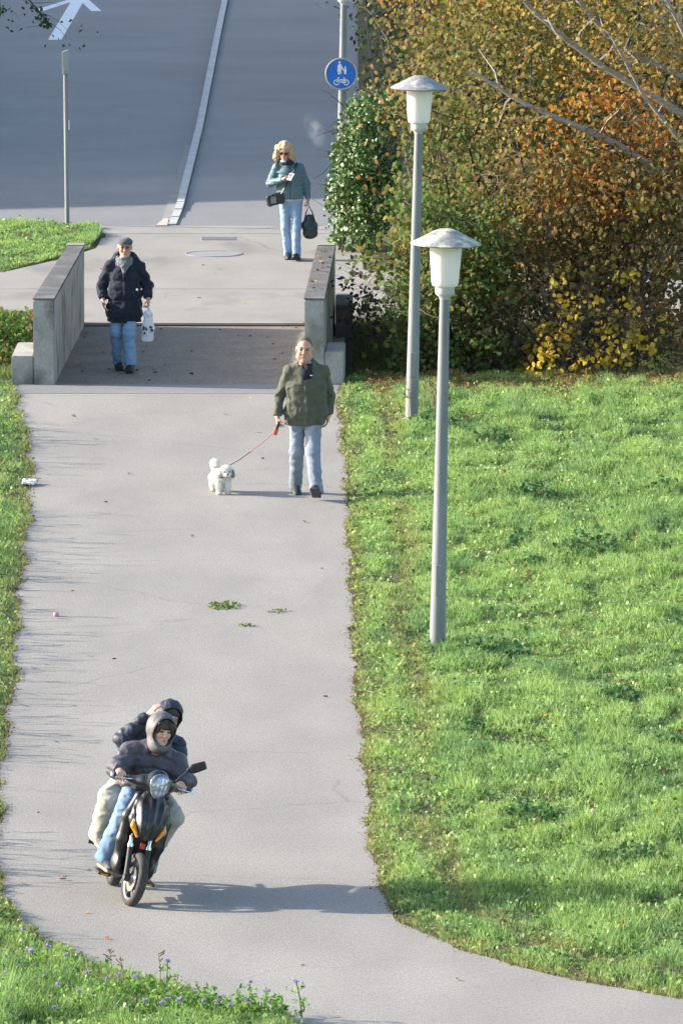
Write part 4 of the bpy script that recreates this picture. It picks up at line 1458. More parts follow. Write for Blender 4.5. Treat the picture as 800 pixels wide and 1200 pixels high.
fd.build('rear_fender', MATS['plastic_black'], scooter)
for s in (-1, 1):
    q_ = .2 if s < 0 else .175
    pg = MB().box((s * q_ - .055, .27, .155), (s * q_ + .055, .5, .178), .01).build('footrest', MATS['plastic_black'], scooter)
    MB().box((s * q_ - .03, .262, .16), (s * q_ + .03, .269, .173)).build('side_reflector', MATS['amber'], pg)
    MB().tube([(s * .1, .78, .33), (s * .3, .80, .33)], .016, 8).build('pillion_peg', MATS['plastic_black'], scooter)
# indicators
for s in (-1, 1):
    v = Vol((-.2 if s < 0 else .02, -.12, .5), (-.02 if s < 0 else .2, .14, .76), .004)
    v.chain([A(s * .128, .015, .715), A(s * .125, -.012, .65), A(s * .082, -.045, .575)], [.010, .024, .012], .015)
    v.build('indicator', MATS['amber'], scooter)
MB().add([(-.055, -.02, .50), (.055, -.02, .50), (.05, .0, .555), (-.05, .0, .555)], [(0, 1, 2, 3)])
# handlebar, cowl, headlight, grips, levers, mirror
v = Vol((-.34, -.08, .82), (.34, .3, 1.2), .005)
v.chain([A(-.20, .15, 1.0), A(-.1, .10, 1.01), A(0, .07, 1.01), A(.1, .10, 1.01), A(.20, .15, 1.0)], [.03, .055, .075, .055, .03], .03)
v.ell(A(0, .06, 1.02), (.1, .08, .115), .03)
v.cone(A(0, .13, 1.02), A(0, .12, .88), .05, .04, .03)
v.ell(A(0, -.03, 1.015), (.078, .05, .095), .008, None, True)
v.build('handlebar_cowl', MATS['paint_black'], scooter).data.transform(STEER)
v = Vol((-.12, -.09, .88), (.12, .08, 1.15), .004)
v.ell(A(0, -.002, 1.03), (.086, .034, .082), .02)
v.ell(A(0, -.004, .975), (.058, .034, .075), .04)


def lens_col(V):
    x, z = V[:, 0], V[:, 2] - 1.01
    r = np.hypot(x / .075, z / .1)
    f = np.clip(np.sin(x * 170) * .6 + np.sin(z * 120 + 1.2) * .5 + .5 * vnoise(V, 45), 0, 1)[:, None]
    C = A(.30, .36, .45) * (1 - f) + A(.82, .87, .93) * f
    dk = np.clip((r - .74) / .16, 0, 1)[:, None]
    C = C * (1 - .75 * dk) + A(.10, .115, .14) * .75 * dk
    low = np.exp(-((x / .025) ** 2 + ((z + .035) / .03) ** 2))[:, None]
    return C * (1 - .6 * low) + A(.12, .14, .17) * .6 * low


mat('lamp_facets', (.7, .75, .8), rough=.15, attr=True, metal=.35, coat=1.0)
hl = v.build('headlight', MATS['lamp_facets'], scooter, lens_col)
hl.data.transform(STEER)
lens = MB()
for x_, z_, w_, h2 in ((0, 1.025, .052, .003), (0, .99, .046, .003), (0, 1.06, .044, .003), (-.026, 1.02, .003, .05), (.026, 1.02, .003, .05)):
    lens.box((x_ - w_, -.039, z_ - h2), (x_ + w_, -.034, z_ + h2))
lens.build('lens_rib', MATS['chrome'], hl, M=STEER)
MB().lathe([(.0, -.041), (.02, -.041), (.026, -.036), (.026, -.03)], 16, (0.0, 0, 1.0), 'y').build('bulb', MATS['sign_white'], hl, M=STEER)
for s in (-1, 1):
    gr = MB().tube([(s * .19, .15, 1.0), (s * .34, .19, 1.0)], .017, 10).build('grip', MATS['plastic_black'], scooter, smooth=True, M=STEER)
    MB().tube([(s * .18, .13, 1.01), (s * .24, .10, 1.005), (s * .345, .125, .995)], .006, 6).build('lever', MATS['chrome'], gr, smooth=True, M=STEER)
    MB().lathe([(0, -.012), (.018, -.01), (.018, .01), (0, .012)], 10, (s * .35, .192, 1.0), 'x').build('bar_end', MATS['chrome'], gr, smooth=True, M=STEER)
v = Vol((.12, 0, 1.0), (.42, .25, 1.34), .005)
v.rbox(A(.295, .1, 1.225), (.062, .014, .036), .013, .01, rot(0, 0, -30))
v.ell(A(.27, .1, 1.208), (.075, .016, .034), .02, rot(0, 0, -30))
mi = v.build('mirror', MATS['plastic_black'], scooter)
MB().tube([(.13, .12, 1.04), (.17, .11, 1.11), (.23, .105, 1.19)], .007, 8).build('mirror_stalk', MATS['plastic_black'], mi, smooth=True)


# ------------------------------------------------------------------ riders, posed in the scooter's frame
def rider_root(label):
    o = empty('person', label=label, cat='person')
    o.matrix_world = SM
    return o


def driver():
    root = rider_root('teenager in grey puffer jacket with hood up steering the scooter')
    J = dict(pel=A(.0, .64, .84), wst=A(0, .62, .96), cst=A(-.005, .55, 1.14), nk=A(-.01, .51, 1.265), hd=A(-.01, .47, 1.40),
             sL=A(-.19, .53, 1.165), sR=A(.18, .53, 1.165), eL=A(-.295, .42, 1.02), eR=A(.285, .44, 1.035), wL=A(-.285, .255, 1.01), wR=A(.235, .285, 1.02),
             hL=A(-.09, .62, .82), hR=A(.09, .62, .82), kL=A(-.165, .27, .73), kR=A(.13, .28, .73), aL=A(-.19, .43, .30), aR=A(.15, .46, .30))
    HM = rot(14, 4, -3)
    gl, gr_ = STEER @ Vector((-.28, .172, 1.0)), STEER @ Vector((.25, .166, 1.0))
    J['wL'] = A(gl.x - .005, gl.y + .085, gl.z + .03)
    J['wR'] = A(gr_.x + .005, gr_.y + .085, gr_.z + .03)
    body(root, J, (.62, .40, .31), (.07, .045, .035), dict(L=dict(fwd=(.05, -1, -.05), nrm=(0, 0, -1), side=(1, 0, 0), curl=66, s=.98, thumb_in=.8),
                                                        R=dict(fwd=(-.05, -1, -.05), nrm=(0, 0, -1), side=(-1, 0, 0), curl=66, s=.98, thumb_in=.8)), HM, hs=1.0, h=.0062)
    c = J['hd']
    # puffer jacket
    v = Vol((-.5, .08, .72), (.5, .95, 1.5), .009)
    v.chain([A(0, .62, .84), A(0, .6, .96), A(0, .56, 1.12), A(-.005, .54, 1.19), A(-.01, .525, 1.235)], [.15, .165, .16, .13, .09], .04, (1, 0, 0), 1.34)
    for q, s in (('L', -1), ('R', 1)):
        d = unit(J['w' + q] - J['e' + q])
        v.chain([A(s * .1, .54, 1.165), J['s' + q], J['e' + q], J['w' + q] - d * .02], [.095, .102, .093, .06], .02)
        cut_end(v, J['w' + q] - d * .002, d, .07)
    v.disp(lambda P: -.012 * np.abs(np.sin((P[:, 2] + .25 * np.abs(P[:, 0])) * np.pi / .115)) ** 10)
    v.disp(folds(.012, .005, 8, 10))
    v.disp(lambda P: -.008 * np.exp(-((P[:, 0] - .0) / .008) ** 2) * (P[:, 1] < .55))
    v.cone(A(-.01, .5, 1.22), c + A(0, 0, .05), .07, .1, .02, sub=True)
    v.plane_cut((0, 0, .80), (0, -.1, -1))
    v.build('jacket', MATS['nylon'], root, cloth_col((.062, .059, .073), .2, 7, (.075, .071, .083)))
    # hood around the head
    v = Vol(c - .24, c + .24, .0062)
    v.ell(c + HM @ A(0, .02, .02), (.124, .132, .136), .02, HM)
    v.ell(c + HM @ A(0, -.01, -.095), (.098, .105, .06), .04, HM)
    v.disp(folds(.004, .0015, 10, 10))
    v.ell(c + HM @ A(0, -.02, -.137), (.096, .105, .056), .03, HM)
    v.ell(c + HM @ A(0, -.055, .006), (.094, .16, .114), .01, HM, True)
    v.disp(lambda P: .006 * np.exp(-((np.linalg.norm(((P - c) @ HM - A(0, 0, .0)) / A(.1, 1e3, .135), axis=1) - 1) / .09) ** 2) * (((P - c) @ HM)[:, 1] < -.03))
    v.build('hood', MATS['nylon'], root, lambda V: np.where((((V - c) @ HM)[:, 0] < .02)[:, None], A(.12, .113, .12), A(.10, .096, .104)) * (1 + .06 * vnoise(V, 14))[:, None])  # sunward half coloured lighter, its lit look put into the colour
    # curly fringe
    v = Vol(c - .18, c + .18, .004)
    rg = random.Random(5)
    for i in range(34):
        a = rg.uniform(-1, 1)
        x0 = a * .072
        p0 = c + HM @ A(x0 * .8, -.055 + .02 * abs(a), .095 - .015 * abs(a))
        p1 = c + HM @ A(x0 + rg.uniform(-.01, .01), -.098 + .04 * a * a, .062 + rg.uniform(-.012, .015))
        p2 = c + HM @ A(x0 + rg.uniform(-.018, .018), -.098 + .045 * a * a, .032 + rg.uniform(-.016, .02) - .045 * abs(a) ** 3)
        v.chain([p0, p1, p2], [.014, .012, .006], .004)
    v.ell(c + HM @ A(0, .01, .04), (.08, .095, .088), .01, HM)
    v.ell(c + HM @ A(0, -.1, -.055), (.075, .07, .085), .01, HM, True)
    v.disp(lambda P: .004 * vnoise(P, 60))
    v.build('hair', MATS['hair'], root, cloth_col((.055, .038, .028), .5, 40))
    trousers(root, J, (.15, .235, .35), (.27, .36, .48), r=(.1, .085, .095), hem=.045, pel=(.16, .14, .11), fold=(.013, .005), waist_cut=.9)
    shoe(root, 'shoe', J['aL'] + A(0, -.0, -.015), 8, 0, (.02, .024, .04), (.28, .2, .13), .29)
    shoe(root, 'shoe', J['aR'] + A(0, -.0, -.015), -8, 0, (.02, .024, .04), (.28, .2, .13), .29)
    return root


def passenger():
    root = rider_root('passenger in dark navy hooded jacket and beige trousers sitting behind the driver')
    J = dict(pel=A(.02, .99, .88), wst=A(.03, .97, 1.02), cst=A(.05, .93, 1.2), nk=A(.075, .91, 1.335), hd=A(.10, .88, 1.462),
             sL=A(-.11, .92, 1.27), sR=A(.23, .93, 1.235), eL=A(-.235, .79, 1.22), eR=A(.30, .86, 1.03), wL=A(-.085, .76, 1.47), wR=A(.22, .68, .93),
             hL=A(-.1, .95, .86), hR=A(.12, .95, .86), kL=A(-.255, .60, .76), kR=A(.285, .60, .71), aL=A(-.215, .80, .42), aR=A(.22, .80, .40))
    HM = rot(10, 4, 6)
    body(root, J, (.58, .36, .28), (.08, .05, .04), dict(L=dict(fwd=(.45, .0, 1), nrm=(.8, .5, -.3), side=(.3, -1, 0), curl=38, s=1.0, thumb_in=.4),
                                                       R=dict(fwd=(-.5, -.6, -.1), nrm=(-.5, .6, 0), side=(0, 0, 1), curl=30)), HM, hs=1.0)
    c = J['hd']
    v = Vol((-.45, .55, .8), (.5, 1.25, 1.62), .009)
    v.chain([A(.02, .99, .9), A(.03, .97, 1.02), A(.05, .94, 1.18), A(.065, .93, 1.27), A(.075, .92, 1.31)], [.15, .155, .15, .12, .085], .04, (1, 0, 0), 1.3)
    for q, s in (('L', -1), ('R', 1)):
        d = unit(J['w' + q] - J['e' + q])
        v.chain([A(.06 + s * .09, .93, 1.25), J['s' + q], J['e' + q], J['w' + q] - d * .03], [.09, .095, .09, .055], .02)
        cut_end(v, J['w' + q] - d * .01, d, .07)
    v.disp(lambda P: -.010 * np.abs(np.sin((P[:, 2]) * np.pi / .11)) ** 10)
    v.disp(folds(.012, .006, 8, 10, 3.0))
    v.cone(A(.075, .9, 1.3), c + A(0, 0, .05), .065, .1, .02, sub=True)
    v.plane_cut((0, 0, .86), (0, 0, -1))
    v.build('jacket', MATS['nylon'], root, cloth_col((.022, .028, .05), .22, 7, (.03, .037, .06)))
    v = Vol(c - .24, c + .24, .0062)
    v.ell(c + HM @ A(0, .02, .022), (.115, .13, .14), .02, HM)
    v.ell(c + HM @ A(0, .0, -.095), (.1, .1, .06), .04, HM)
    v.disp(folds(.007, .003, 14, 14, 2.0))
    v.ell(c + HM @ A(0, -.06, -.005), (.09, .16, .112), .01, HM, True)
    v.cone(c + HM @ A(0, .0, -.05), c + A(0, .01, -.2), .07, .06, .01, sub=True)
    v.build('hood', MATS['nylon'], root, cloth_col((.024, .03, .05), .2, 10))
    v = Vol(c - .18, c + .18, .006)
    v.ell(c + HM @ A(0, .01, .04), (.082, .098, .09), .01, HM)
    v.ell(c + HM @ A(0, -.1, -.05), (.08, .07, .085), .01, HM, True)
    v.disp(lambda P: .005 * vnoise(P, 50))
    v.build('hair', MATS['hair'], root, cloth_col((.05, .035, .025), .4, 40))
    trousers(root, J, (.36, .34, .30), (.46, .44, .40), r=(.11, .098, .10), hem=.05, pel=(.17, .15, .11), fold=(.013, .005), matn='cloth', waist_cut=.95)
    shoe(root, 'shoe', J['aL'], 10, -8, (.05, .05, .055), (.4, .38, .35), .28)
    shoe(root, 'shoe', J['aR'], -10, -8, (.05, .05, .055), (.4, .38, .35), .28)
    return root


drv = driver()
psg = passenger()


# ------------------------------------------------------------------ the man in the olive jacket with the dog
def dog_walker():
    root = empty('person', (-0.395, 90.26, 0.014), label='man in olive green jacket and grey blue jeans walking a small white dog', cat='person')
    J = dict(pel=A(.0, .0, .93), wst=A(0, .0, 1.08), cst=A(.0, .01, 1.3), nk=A(-.005, -.01, 1.47), hd=A(-.012, -.045, 1.645),
             sL=A(-.185, .01, 1.405), sR=A(.19, .01, 1.405), eL=A(-.285, .03, 1.12), eR=A(.265, .08, 1.11), wL=A(-.315, -.07, .895), wR=A(.255, .06, .9),
             hL=A(-.095, .0, .9), hR=A(.095, 0, .9), kL=A(-.10, .0, .5), kR=A(.075, -.18, .52), aL=A(-.115, .24, .12), aR=A(.12, -.36, .13))
    HM = rot(-4, 4, 2)
    SKIN = (.53, .285, .21)
    body(root, J, SKIN, (.16, .12, .1), dict(L=dict(fwd=(.05, -.1, -1), nrm=(1, 0, 0), side=(.0, -1, 0), curl=62, thumb_in=.7),
                                            R=dict(fwd=(-.2, -.3, -1), nrm=(-1, 0, 0), side=(0, -1, 0), curl=20)), HM, beard=(.33, .27, .245), hs=1.12, heavy=.006)
    # jacket
    v = Vol((-.5, -.3, .7), (.5, .35, 1.62), .0105)
    v.chain([A(0, .0, .74), A(0, 0, .95), A(0, .0, 1.2), A(0, .015, 1.36), A(0, .02, 1.43)], [.145, .15, .146, .124, .085], .045, (1, 0, 0), 1.6)
    for q, s in (('L', -1), ('R', 1)):
        d = unit(J['w' + q] - J['e' + q])
        v.chain([A(s * .13, .015, 1.40), J['s' + q] + A(0, 0, -.01), J['e' + q], J['w' + q] - d * .02], [.075, .076, .065, .053], .02)
        cut_end(v, J['w' + q] - d * .005, d)
    v.cone(A(0, .05, 1.43), A(0, .07, 1.49), .105, .09, .04, (1, 0, 0), 1.15)      # collar and hood behind the neck
    v.ell(A(0, .12, 1.43), (.15, .07, .09), .05)
    v.disp(folds(.008, .0085, 7, 8))
    v.disp(lambda P: -.006 * np.exp(-((P[:, 2] - 1.02) / .02) ** 2) * (np.abs(P[:, 0]) < .2) * (P[:, 1] < 0))
    v.disp(lambda P: .006 * np.exp(-((P[:, 0] - .015) / .02) ** 2) * (P[:, 1] < 0) * (P[:, 2] < 1.42))
    v.cone(A(-.005, -.02, 1.44), A(-.012, -.04, 1.75), .066, .1, .015, sub=True)
    v.cone(A(-.005, -.10, 1.40), A(-.01, -.2, 1.52), .035, .075, .02, sub=True)
    v.plane_cut((0, 0, .80), (0, 0, -1))
    v.build('jacket', MATS['cloth'], root, cloth_col((.083, .086, .062), .18, 6.0, (.105, .105, .08)))
    # dark hood lining and pullover
    v = Vol((-.25, -.25, 1.3), (.25, .3, 1.65), .007)
    v.ell(A(0, .05, 1.45), (.105, .11, .085), .03)
    v.cone(A(0, -.05, 1.36), A(0, -.03, 1.45), .09, .075, .03)
    v.cone(A(-.005, -.02, 1.44), A(-.012, -.04, 1.75), .058, .09, .015, sub=True)
    v.cone(A(-.005, -.10, 1.455), A(-.01, -.2, 1.53), .02, .06, .02, sub=True)
    v.build('hood_lining', MATS['cloth'], root, cloth_col((.014, .016, .026)))
    for z_ in (1.30,):
        MB().box((.05, -.155, z_ + .06), (.075, -.14, z_ + .07), .003).build('zip_pull', MATS['sign_white'], root)
    trousers(root, J, (.20, .235, .30), (.29, .325, .385), r=(.1, .08, .074), hem=.06, pel=(.165, .12, .13), fold=(.010, .0045), waist_cut=.81)
    shoe(root, 'shoe', J['aL'] + A(0, 0, .0), 6, -16, (.025, .026, .03), (.02, .02, .022), .29)
    shoe(root, 'shoe', J['aR'] + A(0, 0, .0), -6, 24, (.025, .026, .03), (.045, .042, .045), .30)
    # short greying hair
    v = Vol(J['hd'] - .16, J['hd'] + .17, .005)
    v.ell(J['hd'] + HM @ A(0, .022, .038), (.0865, .107, .0985), .01, HM)
    v.ell(J['hd'] + HM @ A(0, -.10, .0), (.105, .1, .118), .012, HM, True)
    v.plane_cut(J['hd'] + HM @ A(0, 0, -.04), HM @ A(0, -.35, -1))
    v.disp(lambda P: .003 * vnoise(P, 60))
    v.build('hair', MATS['hair'], root, cloth_col((.10, .078, .064), .4, 40))
    return root, J


def tube_obj(name, pts, r, m, parent=None, n=6):
    return MB().tube(pts, r, n).build(name, m, parent, smooth=True)


walker, WJ = dog_walker()


# ------------------------------------------------------------------ the man with the flat cap
def cap_man():
    root = empty('person', (-2.71, 101.95, 0.01), label='man in long navy coat, flat cap and grey scarf crossing the bridge', cat='person')
    J = dict(pel=A(.0, .0, .9), wst=A(0, 0, 1.05), cst=A(0, .0, 1.24), nk=A(0, -.01, 1.39), hd=A(.005, -.04, 1.555),
             sL=A(-.18, .01, 1.3), sR=A(.18, .01, 1.3), eL=A(-.285, .07, 1.04), eR=A(.285, .04, 1.05), wL=A(-.27, -.06, .9), wR=A(.30, -.09, .91),
             hL=A(-.09, 0, .88), hR=A(.09, 0, .88), kL=A(-.1, -.03, .49), kR=A(.06, -.12, .49), aL=A(-.08, .14, .1), aR=A(.075, -.17, .1))
    HM = rot(2, 5, 0)
    body(root, J, (.50, .29, .22), (.25, .2, .18), dict(L=dict(fwd=(.12, -.2, -1), nrm=(1, .2, 0), side=(0, -1, 0), curl=24, thumb_in=.3),
                                                      R=dict(fwd=(0, -.2, -1), nrm=(-1, 0, 0), side=(0, -1, 0), curl=68, thumb_in=.7)), HM, hs=1.06)
    v = Vol((-.5, -.32, .5), (.5, .35, 1.58), .0105)
    v.chain([A(0, .0, .55), A(0, 0, .75), A(0, 0, .98), A(0, .0, 1.2), A(0, .01, 1.29), A(0, .02, 1.36)], [.16, .165, .155, .145, .125, .08], .05, (1, 0, 0), 1.36)
    for q, s in (('L', -1), ('R', 1)):
        d = unit(J['w' + q] - J['e' + q])
        v.chain([A(s * .12, .01, 1.29), J['s' + q], J['e' + q], J['w' + q] - d * .015], [.085, .088, .08, .062], .022)
        cut_end(v, J['w' + q] - d * .005, d)
    v.ell(A(0, .08, 1.40), (.165, .12, .11), .04)
    v.cone(A(-.12, .02, 1.36), A(.12, .02, 1.36), .075, .075, .04)
    v.disp(folds(.008, .007, 7, 8))
    v.disp(lambda P: -.008 * np.abs(np.sin(P[:, 2] * np.pi / .12)) ** 8 * (P[:, 2] < 1.3))
    v.disp(lambda P: .007 * np.exp(-((P[:, 0] - .01) / .022) ** 2) * (P[:, 1] < 0) * (P[:, 2] < 1.3))
    v.cone(A(0, -.03, 1.36), A(0, -.05, 1.72), .085, .12, .02, sub=True)
    v.cone(A(0, -.12, 1.24), A(0, -.2, 1.42), .012, .11, .02, sub=True)
    v.plane_cut((0, 0, .62), (0, .05, -1))
    v.build('coat', MATS['cloth'], root, cloth_col((.012, .016, .03), .3, 6.0))
    # knitted scarf, wound twice
    v = Vol((-.2, -.25, 1.2), (.2, .2, 1.55), .007)
    for z_, r_ in ((1.355, .09), (1.40, .083)):
        n = 14
        ring = [A(r_ * math.cos(2 * math.pi * i / n), -.015 + r_ * math.sin(2 * math.pi * i / n), z_ + .012 * math.sin(i * 1.3)) for i in range(n + 1)]
        v.chain(ring, [.034] * (n + 1), .012)
    v.cone(A(0, -.11, 1.35), A(.0, -.145, 1.25), .05, .02, .02, (1, 0, 0), 1.3)
    v.disp(folds(.006, .004, 20, 40))
    v.cone(A(0, -.01, 1.3), A(.0, -.02, 1.5), .05, .055, .01, sub=True)
    v.build('scarf', MATS['cloth'], root, cloth_col((.13, .145, .155), .25, 25))
    trousers(root, J, (.18, .28, .42), (.30, .40, .53), r=(.095, .085, .083), hem=.02, pel=(.15, .11, .12), fold=(.010, .0045), waist_cut=.635)
    shoe(root, 'boot', J['aL'], 8, -6, (.012, .012, .015), (.01, .01, .012), .28, .06)
    shoe(root, 'boot', J['aR'], -4, 4, (.012, .012, .015), (.01, .01, .012), .29, .06)
    # flat cap
    c = J['hd']
    v = Vol(c - .2, c + .2, .005)
    v.ell(c + HM @ A(0, .01, .068), (.098, .115, .06), .02, HM)
    v.ell(c + HM @ A(0, -.045, .072), (.088, .085, .045), .03, HM)
    v.ell(c + HM @ A(0, -.115, .048), (.072, .05, .010), .015, HM)
    v.plane_cut(c + HM @ A(0, 0, .04), HM @ A(0, -.08, -1))
    v.disp(lambda P: .004 * vnoise(P, 22))
    cap = v.build('flat_cap', MATS['cloth'], root, cloth_col((.085, .09, .105), .3, 40))
    v = Vol(c - .2, c + .2, .006)
    v.ell(c + HM @ A(0, .03, .02), (.081, .088, .075), .02, HM)
    v.plane_cut(c + HM @ A(0, .0, .0), HM @ A(0, -1, .2))
    v.plane_cut(c + HM @ A(0, .0, -.04), HM @ A(0, 0, -1))
    v.build('hair', MATS['hair'], root, cloth_col((.32, .31, .3), .3, 40))
    g = MB()
    for s in (-1, 1):
        n = 12
        g.tube([c + HM @ A(s * .033 + .022 * math.cos(2 * math.pi * i / n), -.107, .010 + .017 * math.sin(2 * math.pi * i / n)) for i in range(n + 1)], .0022, 4)
        g.tube([c + HM @ A(s * .055, -.105, .013), c + HM @ A(s * .083, .0, .013)], .0022, 4)
    g.tube([c + HM @ A(-.011, -.108, .012), c + HM @ A(.011, -.108, .012)], .0022, 4)
    g.build('glasses', mat('frame_dark', (.04, .035, .03), rough=.4), root)
    MB().box((.14, -.235, 1.01), (.165, -.205, 1.035), .006, Matrix.Rotation(R(12), 4, 'Y') @ Matrix.Translation((-.21, 0, .03))).build('pocket_leaflet', MATS['sign_white'], root)
    return root, J


capman, CJ = cap_man()


# ------------------------------------------------------------------ the woman in the teal jacket
def woman():
    root = empty('person', (-0.685, 115.0, 0.016), label='blonde woman in teal quilted jacket and light jeans looking at her phone', cat='person')
    J = dict(pel=A(-.03, .0, .87), wst=A(-.045, 0, 1.02), cst=A(-.06, .0, 1.22), nk=A(-.09, -.015, 1.37), hd=A(-.115, -.06, 1.53),
             sL=A(-.22, .01, 1.3), sR=A(.09, .01, 1.29), eL=A(-.315, -.02, 1.08), eR=A(.185, .06, 1.06), wL=A(-.13, -.24, 1.16), wR=A(.215, -.0, .85),
             hL=A(-.11, 0, .83), hR=A(.05, 0, .83), kL=A(-.10, -.03, .46), kR=A(.055, -.08, .46), aL=A(-.07, .09, .1), aR=A(.055, -.12, .1))
    HM = rot(-6, 17, 3)
    body(root, J, (.55, .33, .25), (.3, .22, .14), dict(L=dict(fwd=(1, -.25, .15), nrm=(0, -.1, 1), side=(0, -1, .2), curl=38, s=.92, thumb_in=.4),
                                                       R=dict(fwd=(0, -.1, -1), nrm=(-1, 0, 0), side=(0, -1, 0), curl=68, s=.92, thumb_in=.7)), HM, hs=.95, thin=.82)
    v = Vol((-.55, -.45, .7), (.42, .35, 1.55), .010)
    v.chain([A(-.03, .0, .84), A(-.04, 0, .98), A(-.055, 0, 1.14), A(-.065, .0, 1.25), A(-.075, .01, 1.33)], [.135, .128, .13, .115, .07], .05, (1, 0, 0), 1.4)
    for q, s in (('L', -1), ('R', 1)):
        d = unit(J['w' + q] - J['e' + q])
        v.chain([A(-.065 + s * .1, .01, 1.28), J['s' + q], J['e' + q], J['w' + q] - d * .01], [.07, .072, .064, .048], .022)
        cut_end(v, J['w' + q] - d * .005, d, .08)
    v.cone(A(-.08, .0, 1.33), A(-.09, .0, 1.41), .085, .085, .03)
    v.disp(folds(.006, .003, 8, 10))
    v.disp(lambda P: -.006 * np.abs(np.cos(P[:, 2] * np.pi / .055)) ** 6)
    v.disp(lambda P: -.010 * np.exp(-((P[:, 0] + .035) / .012) ** 2) * (P[:, 1] < 0))
    v.cone(A(-.09, -.02, 1.34), A(-.11, -.06, 1.6), .06, .1, .015, sub=True)
    v.plane_cut((0, 0, .855), (0, 0, -1))
    v.build('jacket', MATS['nylon'], root, lambda V: np.where((np.abs(V[:, 0] + .035 + .0) < .008)[:, None] & (V[:, 1] < 0)[:, None], A(.03, .06, .07), A(.095, .175, .20)) * (1 + .12 * vnoise(V, 9))[:, None])
    v = Vol((-.3, -.25, .75), (.25, .25, .9), .007)
    v.ell(A(-.03, .0, .855), (.185, .128, .045), .02)
    v.build('shirt_hem', MATS['cloth'], root, cloth_col((.5, .5, .46)))
    v = Vol((-.3, -.25, 1.25), (.15, .2, 1.5), .007)
    n = 12
    v.chain([A(-.09 + .075 * math.cos(2 * math.pi * i / n), -.02 + .075 * math.sin(2 * math.pi * i / n), 1.375) for i in range(n + 1)], [.034] * (n + 1), .01)
    v.disp(folds(.006, .004, 20, 30))
    v.build('scarf', MATS['cloth'], root, cloth_col((.02, .03, .045)))
    c = J['hd']
    v = Vol(c - .2, c + .2, .006)
    v.ell(c + HM @ A(0, -.065, -.115), (.05, .045, .018), .01, HM)
    v.build('chin_mask', MATS['cloth'], root, cloth_col((.6, .66, .72), .08))
    trousers(root, J, (.25, .36, .52), (.36, .47, .62), r=(.09, .066, .062), hem=.06, pel=(.15, .115, .11), fold=(.007, .0035), waist_cut=.88)
    shoe(root, 'shoe', J['aL'], 4, -8, (.015, .014, .016), (.012, .012, .012), .25)
    shoe(root, 'shoe', J['aR'], -8, 6, (.015, .014, .016), (.012, .012, .012), .25)
    # curly shoulder-length blonde hair
    v = Vol(c - .28, c + .26, .006)
    v.ell(c + HM @ A(0, .03, .045), (.1, .112, .105), .02, HM)
    for s in (-1, 1):
        v.cone(c + HM @ A(s * .085, .02, .04), c + HM @ A(s * .108, .0, -.08), .05, .046, .04)
        v.cone(c + HM @ A(s * .108, .0, -.08), c + HM @ A(s * .1, .02, -.14), .045, .034, .03)
    v.cone(c + HM @ A(0, .09, .0), c + A(0, .10, -.14), .085, .06, .04, HM[:, 0], 1.5)
    v.disp(lambda P: .016 * vnoise(P, 21) + .009 * vnoise(P, 47, 3.0))
    v.ell(c + HM @ A(0, -.1, -.03), (.063, .085, .1), .012, HM, True)
    v.build('hair', MATS['hair'], root, cloth_col((.46, .33, .19), .5, 28, (.62, .49, .33)))
    g = MB()
    for s in (-1, 1):
        n = 14
        V = [c + HM @ A(s * .034 + .027 * math.cos(2 * math.pi * i / n), -.112 + .006 * abs(math.cos(2 * math.pi * i / n)), .010 + .022 * math.sin(2 * math.pi * i / n)) for i in range(n)]
        V2 = [p + HM @ A(0, .006, 0) for p in V]
        g.add(V + V2, [tuple(range(n)), tuple(range(2 * n - 1, n - 1, -1))] + [(i, (i + 1) % n, n + (i + 1) % n, n + i) for i in range(n)])
        g.tube([c + HM @ A(s * .058, -.105, .015), c + HM @ A(s * .082, .0, .015)], .003, 4)
    g.tube([c + HM @ A(-.011, -.112, .015), c + HM @ A(.011, -.112, .015)], .003, 4)
    g.build('sunglasses', mat('dark_lens', (.03, .022, .02), rough=.2), root)
    return root, J


woman_o, LJ = woman()


# ------------------------------------------------------------------ things the walkers carry
def at(root, p):
    return Vector(root.location) + Vector(p)


# phone in the woman's hand
ph = empty('phone', at(woman_o, LJ['wL'] + A(.10, -.055, .035)), (R(-50), R(10), R(-20)), 'white phone held in the hand of the blonde woman', 'phone')
MB().box((-.036, -.006, -.07), (.036, .003, .07), .003).build('case', MATS['sign_white'], ph)
MB().box((-.032, .0032, -.062), (.032, .0045, .062)).build('screen', mat('screen_dark', (.05, .06, .08), rough=.1), ph)
# hobo bag on her other side
mat('bag_green', (.018, .035, .036), (.03, .05, .05), scale=14, rough=.45, bump=.003, bscale=50)
mat('bag_black', (.02, .02, .023), (.035, .035, .038), scale=14, rough=.4, bump=.003, bscale=50)
hb_p = at(woman_o, LJ['wR'] + A(.015, -.02, -.085))
hb = empty('shoulder_bag', hb_p, label='large dark green leather bag hanging from the hand of the woman', cat='bag')
v = Vol((-.2, -.15, -.56), (.2, .15, .05), .007)
v.chain([A(.005, 0, -.16), A(.005, 0, -.28), A(.01, 0, -.40)], [.04, .07, .075], .05, (1, 0, 0), 1.45)
v.disp(folds(.008, .004, 10, 12))
v.build('pouch', MATS['bag_green'], hb)
for y_ in (-.02, .02):
    tube_obj('handle', [(-.07, y_, -.22), (-.045, y_, -.1), (0, y_ * .4, -.005), (.045, y_, -.1), (.08, y_, -.22)], .009, MATS['bag_green'], hb)
